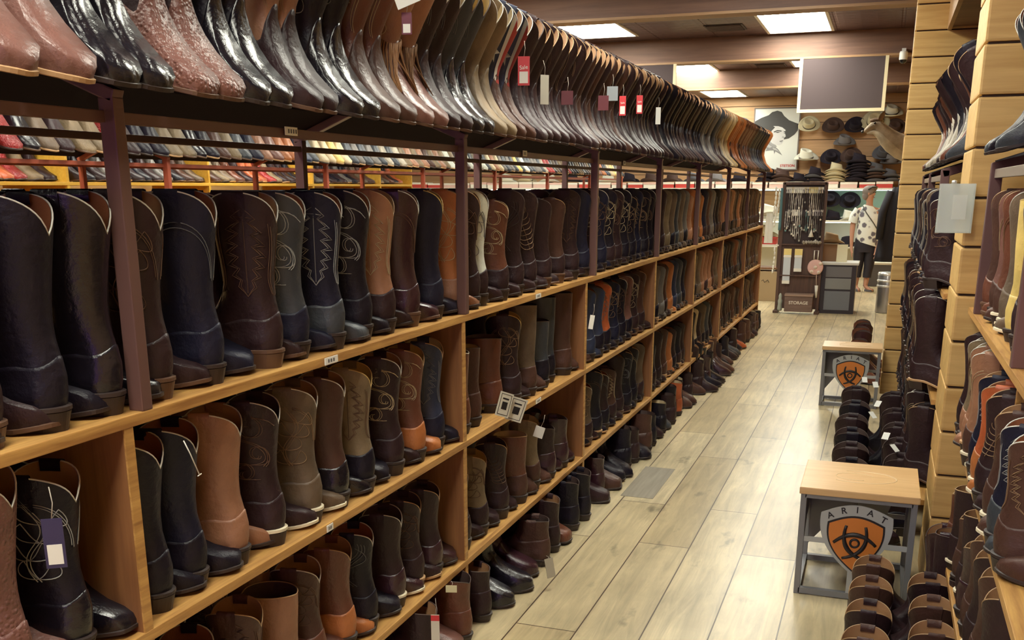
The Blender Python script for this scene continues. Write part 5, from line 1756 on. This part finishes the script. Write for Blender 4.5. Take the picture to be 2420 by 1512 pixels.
# ------------------------------------------------------------------ figures grown from skeletons
def skin_body(name, joints, bones, mats, parent=None, sub=2, root=0):
    """joints: list of (x, y, z, rx, ry); bones: index pairs"""
    me = bpy.data.meshes.new(name)
    me.from_pydata([j[:3] for j in joints], bones, [])
    o = bpy.data.objects.new(name, me)
    COL.objects.link(o)
    sk = o.modifiers.new('skin', 'SKIN')
    sk.use_smooth_shade = True
    lay = me.skin_vertices[0] if me.skin_vertices else None
    if lay is None:
        bm = bmesh.new()
        bm.from_mesh(me)
        bm.verts.layers.skin.verify()
        bm.to_mesh(me)
        bm.free()
        lay = me.skin_vertices[0]
    for i, j in enumerate(joints):
        lay.data[i].radius = (j[3], j[4])
        lay.data[i].use_root = (i == root)
    sb = o.modifiers.new('sub', 'SUBSURF')
    sb.levels = sb.render_levels = sub
    dg = bpy.context.evaluated_depsgraph_get()
    m2 = bpy.data.meshes.new_from_object(o.evaluated_get(dg))
    bpy.data.objects.remove(o)
    bpy.data.meshes.remove(me)
    m2.name = name
    m2.materials.clear()
    for m in (mats if isinstance(mats, (list, tuple)) else [mats]):
        m2.materials.append(m)
    for p in m2.polygons:
        p.use_smooth = True
    return link(name, m2, parent)

def blob(c, r, n=14, m=10, squash=None):
    P = []
    for i in range(m + 1):
        v = PI * i / m
        P.append([(c[0] + r[0] * math.sin(v) * math.cos(2 * PI * j / n), c[1] + r[1] * math.sin(v) * math.sin(2 * PI * j / n), c[2] - r[2] * math.cos(v)) for j in range(n)])
    return np.array(P)

M_skin = plain('skin', (.46, .235, .16), .5)
M_hair = plain('hair_grey', (.20, .165, .15), .7)
M_trous = plain('trousers_black', (.016, .013, .022), .75)
def floral():
    m, nt, b = new_mat('floral_cloth')
    tc = N(nt, 'ShaderNodeTexCoord')
    v = N(nt, 'ShaderNodeTexVoronoi', feature='F1')
    v.inputs['Scale'].default_value = 10.5
    nt.links.new(tc.outputs['Object'], v.inputs['Vector'])
    n = N(nt, 'ShaderNodeTexNoise', Scale=30.0, Detail=3.0)
    nt.links.new(tc.outputs['Object'], n.inputs['Vector'])
    ad = N(nt, 'ShaderNodeMath', operation='MULTIPLY_ADD')
    ad.inputs[1].default_value = .35
    nt.links.new(n.outputs['Fac'], ad.inputs[0])
    nt.links.new(v.outputs['Distance'], ad.inputs[2])
    cr = N(nt, 'ShaderNodeValToRGB')
    e = cr.color_ramp.elements
    e[0].position, e[0].color = .50, (.13, .12, .15, 1)
    e[1].position, e[1].color = .62, (.70, .72, .68, 1)
    nt.links.new(ad.outputs[0], cr.inputs['Fac'])
    nt.links.new(cr.outputs['Color'], b.inputs['Base Color'])
    b.inputs['Roughness'].default_value = .8
    return m
# the woman stands in profile to three-quarter, looking towards +x and up a little
t = thing('person', 'woman in a floral top and cropped dark trousers looking at the hats', 'person', (-.235, 16.07, 0), 0)
J_ = [(0, 0, .72, .125, .10),            # 0 pelvis
      (.01, 0, .86, .135, .11), (.02, 0, 1.02, .135, .11), (.0, 0, 1.16, .12, .085), (.0, 0, 1.235, .055, .05), (.01, 0, 1.29, .045, .045),   # 1-5 spine, neck
      (-.01, 0, 1.36, .062, .060), (.0, 0, 1.43, .080, .070), (.0, 0, 1.49, .062, .058),   # 6-8 head
      (-.085, 0, .66, .078, .08), (-.085, .01, .38, .055, .055), (-.085, 0, .22, .042, .045), (-.09, 0, .07, .030, .032), (-.05, -.07, .03, .034, .022), (-.03, -.13, .022, .026, .016),   # 9-14 her right leg
      (.075, 0, .66, .078, .08), (.075, .01, .38, .055, .055), (.06, 0, .22, .042, .045), (.05, .0, .07, .030, .032), (.11, -.04, .03, .034, .022), (.17, -.07, .022, .026, .016),   # 15-20 left leg
      (-.155, 0, 1.17, .052, .052), (-.20, -.01, 1.05, .045, .045), (-.205, -.03, .88, .038, .038), (-.20, -.06, .74, .030, .030), (-.195, -.07, .65, .022, .024), (-.19, -.075, .60, .024, .034),   # 21-26 right arm
      (.135, 0, 1.17, .052, .052), (.175, .0, 1.02, .045, .045), (.18, -.02, .86, .036, .036), (.17, -.05, .72, .030, .030), (.155, -.07, .63, .022, .024), (.15, -.075, .58, .024, .034),   # 27-32 left arm
      ]
Bn = [(0, 1), (1, 2), (2, 3), (3, 4), (4, 5), (5, 6), (6, 7), (7, 8), (0, 9), (9, 10), (10, 11), (11, 12), (12, 13), (13, 14), (0, 15), (15, 16), (16, 17), (17, 18), (18, 19), (19, 20),
      (3, 21), (21, 22), (22, 23), (23, 24), (24, 25), (25, 26), (3, 27), (27, 28), (28, 29), (29, 30), (30, 31), (31, 32)]
# fingers and thumbs
for hand, sx in ((26, -1), (32, 1)):
    hx, hy, hz = J_[hand][:3]
    for k in range(4):
        a = len(J_)
        yo = -.022 + .015 * k
        ln = (.030, .036, .038, .032)[k]
        J_ += [(hx + .004, hy + yo, hz - .035, .0085, .0085), (hx + .008 * -sx, hy + yo - .003, hz - .035 - ln, .0075, .0075), (hx + .020 * -sx, hy + yo - .005, hz - .042 - ln * 1.5, .0065, .0065)]
        Bn += [(hand, a), (a, a + 1), (a + 1, a + 2)]
    a = len(J_)
    J_ += [(hx - .012 * sx, hy - .034, hz - .012, .010, .010), (hx - .020 * sx, hy - .045, hz - .040, .0085, .0085)]
    Bn += [(hand, a), (a, a + 1)]
skin_body('body', J_, Bn, M_skin, t)
# face
f = MB()
HX, HZ = .0, 1.425
f.grid(blob((HX + .055, -.030, HZ - .012), (.020, .014, .024)), 0)
f.obj('nose', M_skin, t)
for y in (-.060,):
    pass
e = MB()
for dx, dy in ((.050, -.060), (.072, -.018)):
    e.grid(blob((HX + dx, dy, HZ + .012), (.010, .008, .007)), 0)
e.obj('eye', plain('eye_dark', (.03, .02, .02), .3), t)
m_ = MB()
m_.grid(blob((HX + .058, -.034, HZ - .058), (.016, .020, .006)), 0)
m_.obj('mouth', plain('lips', (.36, .13, .11), .5), t)
m_ = MB()
m_.grid(blob((HX - .018, -.072, HZ - .005), (.014, .010, .022)), 0)
m_.obj('ear', M_skin, t)
h = MB()
h.grid(blob((HX - .022, .004, HZ + .028), (.092, .088, .085)), 0)
h.grid(blob((HX - .055, .0, HZ - .035), (.055, .070, .065)), 0)
h.grid(blob((HX + .02, .02, HZ + .065), (.075, .070, .048)), 0)
h.obj('hair', M_hair, t)
g = MB()
g.tube([(HX - .03, -.085, HZ + .05), (HX + .02, -.088, HZ + .085), (HX + .085, -.045, HZ + .088), (HX + .095, .03, HZ + .085)], .010, 6)
g.obj('sunglasses', plain('glasses_dark', (.02, .02, .02), .2), t)
# top: loose tunic with short sleeves
def ringset(rows, n=26):
    return np.array([[(cx + rx * math.cos(a), cy + ry * math.sin(a), z + dz * math.cos(a - ph)) for a in np.linspace(0, 2 * PI, n, endpoint=False)] for cx, cy, z, rx, ry, dz, ph in rows])
s = MB()
s.grid(ringset([(.02, 0, .70, .168, .135, .05, PI), (.02, 0, .78, .172, .14, .03, PI), (.03, -.005, .90, .172, .145, 0, 0), (.03, -.005, 1.02, .165, .14, 0, 0), (.01, 0, 1.12, .160, .125, 0, 0), (0, 0, 1.19, .135, .10, 0, 0), (.0, 0, 1.235, .085, .075, -.01, 0), (.0, 0, 1.25, .066, .062, -.015, 0)]), 0)
for pts, rr in (([(-.135, 0, 1.19), (-.185, -.005, 1.10), (-.208, -.012, 1.00)], [.066, .070, .072]), ([(.115, 0, 1.19), (.165, 0, 1.08), (.185, 0, .98)], [.066, .070, .072])):
    s.tube(pts, rr, 16, cap=False)
s.obj('blouse', floral(), t)
tr = MB()
tr.grid(ringset([(0, 0, .78, .150, .125, 0, 0), (0, 0, .66, .160, .128, 0, 0), (0, 0, .58, .158, .118, 0, 0)]), 0)
for sx, x2 in ((-.078, -.085), (.074, .062)):
    tr.grid(ringset([(sx, 0, .64, .085, .11, 0, 0), (sx, .0, .50, .082, .092, 0, 0), (sx, .008, .38, .070, .074, 0, 0), (x2, .004, .26, .062, .066, 0, 0), (x2, 0, .205, .060, .064, 0, 0)], 18), 0)
tr.obj('trousers', M_trous, t)
for sx, a in ((-.062, -.08), (.105, -.045)):
    sh = MB()
    dx = .05 if sx > 0 else .02
    sh.tube([(sx - dx * .8, .03, .012), (sx, a * .4, .012), (sx + dx, a * 1.4, .012)], [.036, .042, .034], 10)
    sh.tube([(sx - .03, a * .4, .03), (sx, a * .5, .055), (sx + .035, a * .4, .03)], .012, 6)
    sh.obj('sandal', plain('sandal_grey', (.11, .10, .11), .6), t)
bg = thing('shoulder_bag', 'dark bag on a strap across the woman in the floral top', 'bag', (-.235, 16.07, .62))
st_ = MB()
st_.tube([(-.085, -.085, .62), (-.02, -.150, .52), (.09, -.160, .38), (.19, -.085, .22), (.205, 0, .12)], .008, 6)
st_.tube([(-.085, -.085, .62), (-.05, .06, .61), (.08, .13, .40), (.205, .03, .12)], .008, 6)
st_.obj('strap', plain('strap_grey', (.07, .07, .06), .7), bg)
MB().box((.178, -.06, -.04), (.232, .08, .13), bev=.012).obj('pouch', plain('bag_dark', (.03, .025, .03), .7), bg)

# ------------------------------------------------------------------ mounted deer head
M_fur = leather('deer_fur', (.34, .27, .20), .85, var=.3, bump=.5, scale=120, spec=.2)
M_furd = leather('deer_fur_dark', (.16, .10, .065), .85, var=.3, bump=.5, scale=120, spec=.2)
M_furw = leather('deer_fur_pale', (.46, .39, .29), .85, var=.2, bump=.5, scale=120, spec=.2)
t = thing('deer_mount', 'mounted deer head with a pale throat facing across the hat wall', 'animal mount', (0, 13.5, 0))
J_ = [(.36, 0, 1.95, .14, .19), (.24, 0, 1.97, .13, .17), (.08, 0, 2.00, .115, .14), (-.03, 0, 2.075, .10, .12), (-.12, 0, 2.165, .078, .09), (-.19, 0, 2.245, .062, .072), (-.24, 0, 2.225, .052, .055), (-.29, 0, 2.185, .036, .038), (-.335, 0, 2.155, .027, .028)]
skin_body('head', J_, [(i, i + 1) for i in range(8)], M_fur, t)
for sy in (-1, 1):
    e = MB()
    rows = []
    base_ = Vector((-.165, sy * .045, 2.285))
    d = Vector((.05, sy * .055, .115))
    side_ = Vector((.6, -sy * .4, -.1)).normalized()
    for u in np.linspace(0, 1, 8):
        c = base_ + d * u
        wd = .032 * math.sin(PI * (.15 + .85 * u) ** .9) + .002
        rows.append([tuple(c + side_ * wd * math.cos(a) + Vector((0, .012 * math.sin(a) * (1 - u * .6), 0))) for a in np.linspace(0, 2 * PI, 10, endpoint=False)])
    e.grid(np.array(rows), 0, True, True, True)
    e.obj('ear', M_furd, t)
    MB().grid(blob((-.215, sy * .056, 2.255), (.014, .008, .012)), 0).obj('eye', plain('eye_black', (.008, .006, .006), .1), t)
MB().grid(blob((-.352, 0, 2.160), (.016, .022, .017)), 0).obj('nose', M_black, t)
fh = MB()
fh.grid(blob((-.205, 0, 2.288), (.075, .040, .030)), 0)
fh.obj('forehead', M_furd, t)
th_ = MB()
th_.tube([(-.30, -.004, 2.150), (-.22, -.012, 2.160), (-.15, -.02, 2.125), (-.085, -.03, 2.05), (-.02, -.04, 1.985), (.08, -.03, 1.915), (.22, -.02, 1.86), (.36, -.01, 1.83)], [.018, .034, .052, .064, .070, .074, .078, .08], 12)
th_.obj('throat', M_furw, t)
MB().lathe([(.20, 0), (.205, .02), (.19, .035)], 24, M=Matrix.Translation((.42, 0, 2.0)) @ Matrix.Rotation(-PI / 2, 4, 'Y'), cap=True).obj('plaque', M_walnut, t)
# ------------------------------------------------------------------ hanging tags and cards
M_saleR = plain('tag_red', (.58, .035, .045), .5)
M_string = plain('string', (.45, .40, .34), .8)
def hang_tag(x, y, z, w_, h, m, label, rz=0., panel=None, words=None, name='hang_tag', lean=0., strl=.05, roll=0.):
    """card facing -y; z is its top edge"""
    t = thing(name, label, 'tag', (x, y, z))
    t.rotation_euler = (lean, roll, rz)
    c = MB().box((-w_ / 2, -.0008, -h), (w_ / 2, .0008, 0), bev=.0006).obj('card', m, t)
    if panel is not None:
        MB().box((-w_ * .36, -.0016, -h * .92), (w_ * .36, -.0008, -h * .52)).obj('printed_panel', M_paper, t)
    if words:
        for s, sz, zz in words:
            me = text_mesh('lettering', s, sz, .0003)
            me.materials.append(M_paper)
            lo = link('lettering', me, t)
            lo.matrix_local = Matrix.Translation((0, -.0016, -h * zz)) @ Matrix.Rotation(PI / 2, 4, 'X') @ Matrix.Rotation(R(6), 4, 'Z')
    MB().tube([(0, 0, -.004), (.004, .004, strl * .5), (0, .012, strl)], .0009, 4).obj('string', M_string, t)
    return t
RZ = YAW * .6
hang_tag(-1.185, 3.38, 1.925, .040, .092, M_saleR, 'large red sale tag hanging on the blue star boots of the top rack', RZ, True, (('Sale', .018, .38),))
hang_tag(-1.175, 4.72, 1.905, .030, .085, M_saleR, 'red and white sale tag on dark boots beside the grey tag on the top rack', RZ, True, (('Sale', .012, .35),))
hang_tag(-1.175, 5.06, 1.935, .030, .085, M_saleR, 'red sale tag on dark boots, second past the grey tag on the top rack', RZ, True, (('Sale', .012, .35),))
hang_tag(-1.175, 4.53, 1.93, .048, .060, plain('tag_grey', (.24, .26, .28), .6), 'square grey tag among the dark boots of the top rack', RZ)
hang_tag(-1.175, 5.50, 1.91, .026, .085, M_paper, 'narrow white tag on dark boots of the top rack, past the red tags', RZ)
hang_tag(-1.175, 3.85, 1.855, .045, .050, plain('tag_maroon', (.11, .018, .025), .5), 'maroon tag on dark boots just past the blue star boots', RZ)
hang_tag(-1.175, 4.38, 1.88, .045, .060, plain('tag_maroon', (.11, .018, .025), .5), 'maroon tag on dark boots just before the grey tag', RZ)
hang_tag(-1.175, 2.44, 1.985, .062, .050, M_paper, 'white paper tag with black edge near the top of the fringed tan boots', RZ, roll=-.35)
hang_tag(-1.175, 2.46, 1.925, .026, .052, plain('tag_wine', (.13, .02, .04), .5), 'small wine red tag hanging on the fringed tan boots', RZ, True)
hang_tag(-1.19, 3.62, 1.89, .034, .10, plain('tag_cream', (.42, .40, .34), .6), 'pale card between the dark boots just past the red sale tag', RZ + .6)
# size cards clipped to the shelf edge
def size_card(x, y, z, rz, lean, label):
    t = thing('price_card', label, 'card', (x, y, z))
    t.rotation_euler = (lean, .35, rz)
    MB().box((-.033, -.001, -.088), (.033, .001, 0)).obj('card', plain('card_pale', (.62, .60, .52), .6), t)
    f = MB()
    for lo, hi in (((-.026, -.0016, -.082), (.026, -.001, -.080)), ((-.026, -.0016, -.008), (.026, -.001, -.006)), ((-.026, -.0016, -.082), (-.024, -.001, -.006)), ((.024, -.0016, -.082), (.026, -.001, -.006))):
        f.box(lo, hi)
    f.obj('border_line', M_black, t)
    MB().box((-.013, -.0016, -.062), (.013, -.001, -.034)).obj('printed_emblem', M_black, t)
    MB().box((-.015, -.0016, -.026), (.015, -.001, -.020)).obj('printed_line', M_black, t)
size_card(-1.215, 3.30, .792, R(62), 0, 'white printed card hanging edge-on from the middle shelf, nearer of two')
size_card(-1.195, 3.38, .758, R(40), 0, 'white printed card hanging from the middle shelf, farther of two')
hang_tag(-1.25, 3.79, .555, .040, .048, M_paper, 'plain white tag on the taupe boot of the lowest shelf', .2, roll=.3)
hang_tag(-1.10, 3.44, .125, .040, .075, plain('tag_kraft', (.33, .29, .22), .6), 'grey card standing among the floor boots by the aisle', R(55), lean=-.3, strl=.01)
hang_tag(-1.235, 4.50, .93, .022, .065, M_paper, 'white tag hanging at the shelf divider below the upper shelf', R(25), roll=.15)
hang_tag(-1.222, 1.185, .985, .032, .085, plain('tag_violet', (.035, .028, .085), .4), 'violet tag with a white barcode label beside the black stitched boot', R(35), True)
hang_tag(-1.19, 2.585, .235, .026, .085, plain('tag_pale', (.60, .56, .48), .6), 'long pale tag with a red top on a floor boot under the lowest shelf', .3)
MB().box((-.013, -.0018, -.020), (.013, -.0009, -.002)).obj('red_print', M_saleR, [o for o in COL.objects if o.get('label', '').startswith('long pale tag')][0])
hang_tag(-1.20, 2.735, .272, .036, .024, plain('tag_cream2', (.66, .60, .36), .6), 'cream paper slip in a floor boot under the lowest shelf', .3, strl=.01)
t = thing('tag_fastener', 'thin white plastic tag fastener hanging from a black boot of the middle shelf', 'tag fastener', (-1.245, 1.555, 1.025))
MB().tube([(0, 0, 0), (.002, .014, -.03), (.004, .034, -.078)], .0013, 5).obj('stem', M_paper, t)
MB().tube([(.004, .028, -.079), (.004, .040, -.077)], .0013, 5).obj('bar', M_paper, t)
for k, (x, y, z, rz) in enumerate(((.03, 6.0, .43, .3), (.06, 5.6, .40, -.4), (.02, 5.25, .41, .8), (.10, 4.85, .40, -.3), (.12, 4.62, .40, .9), (-.03, 6.25, .41, 0.2))):
    t = hang_tag(x, y, z, .030, .042, M_paper, f'white tag on the dark floor boots between the benches, {ordw(6 - k)} from the nearest bench', rz, lean=-.9, strl=.01)
    t['group'] = 'white tags between the benches'
# boxes against the wall end under the near shelf
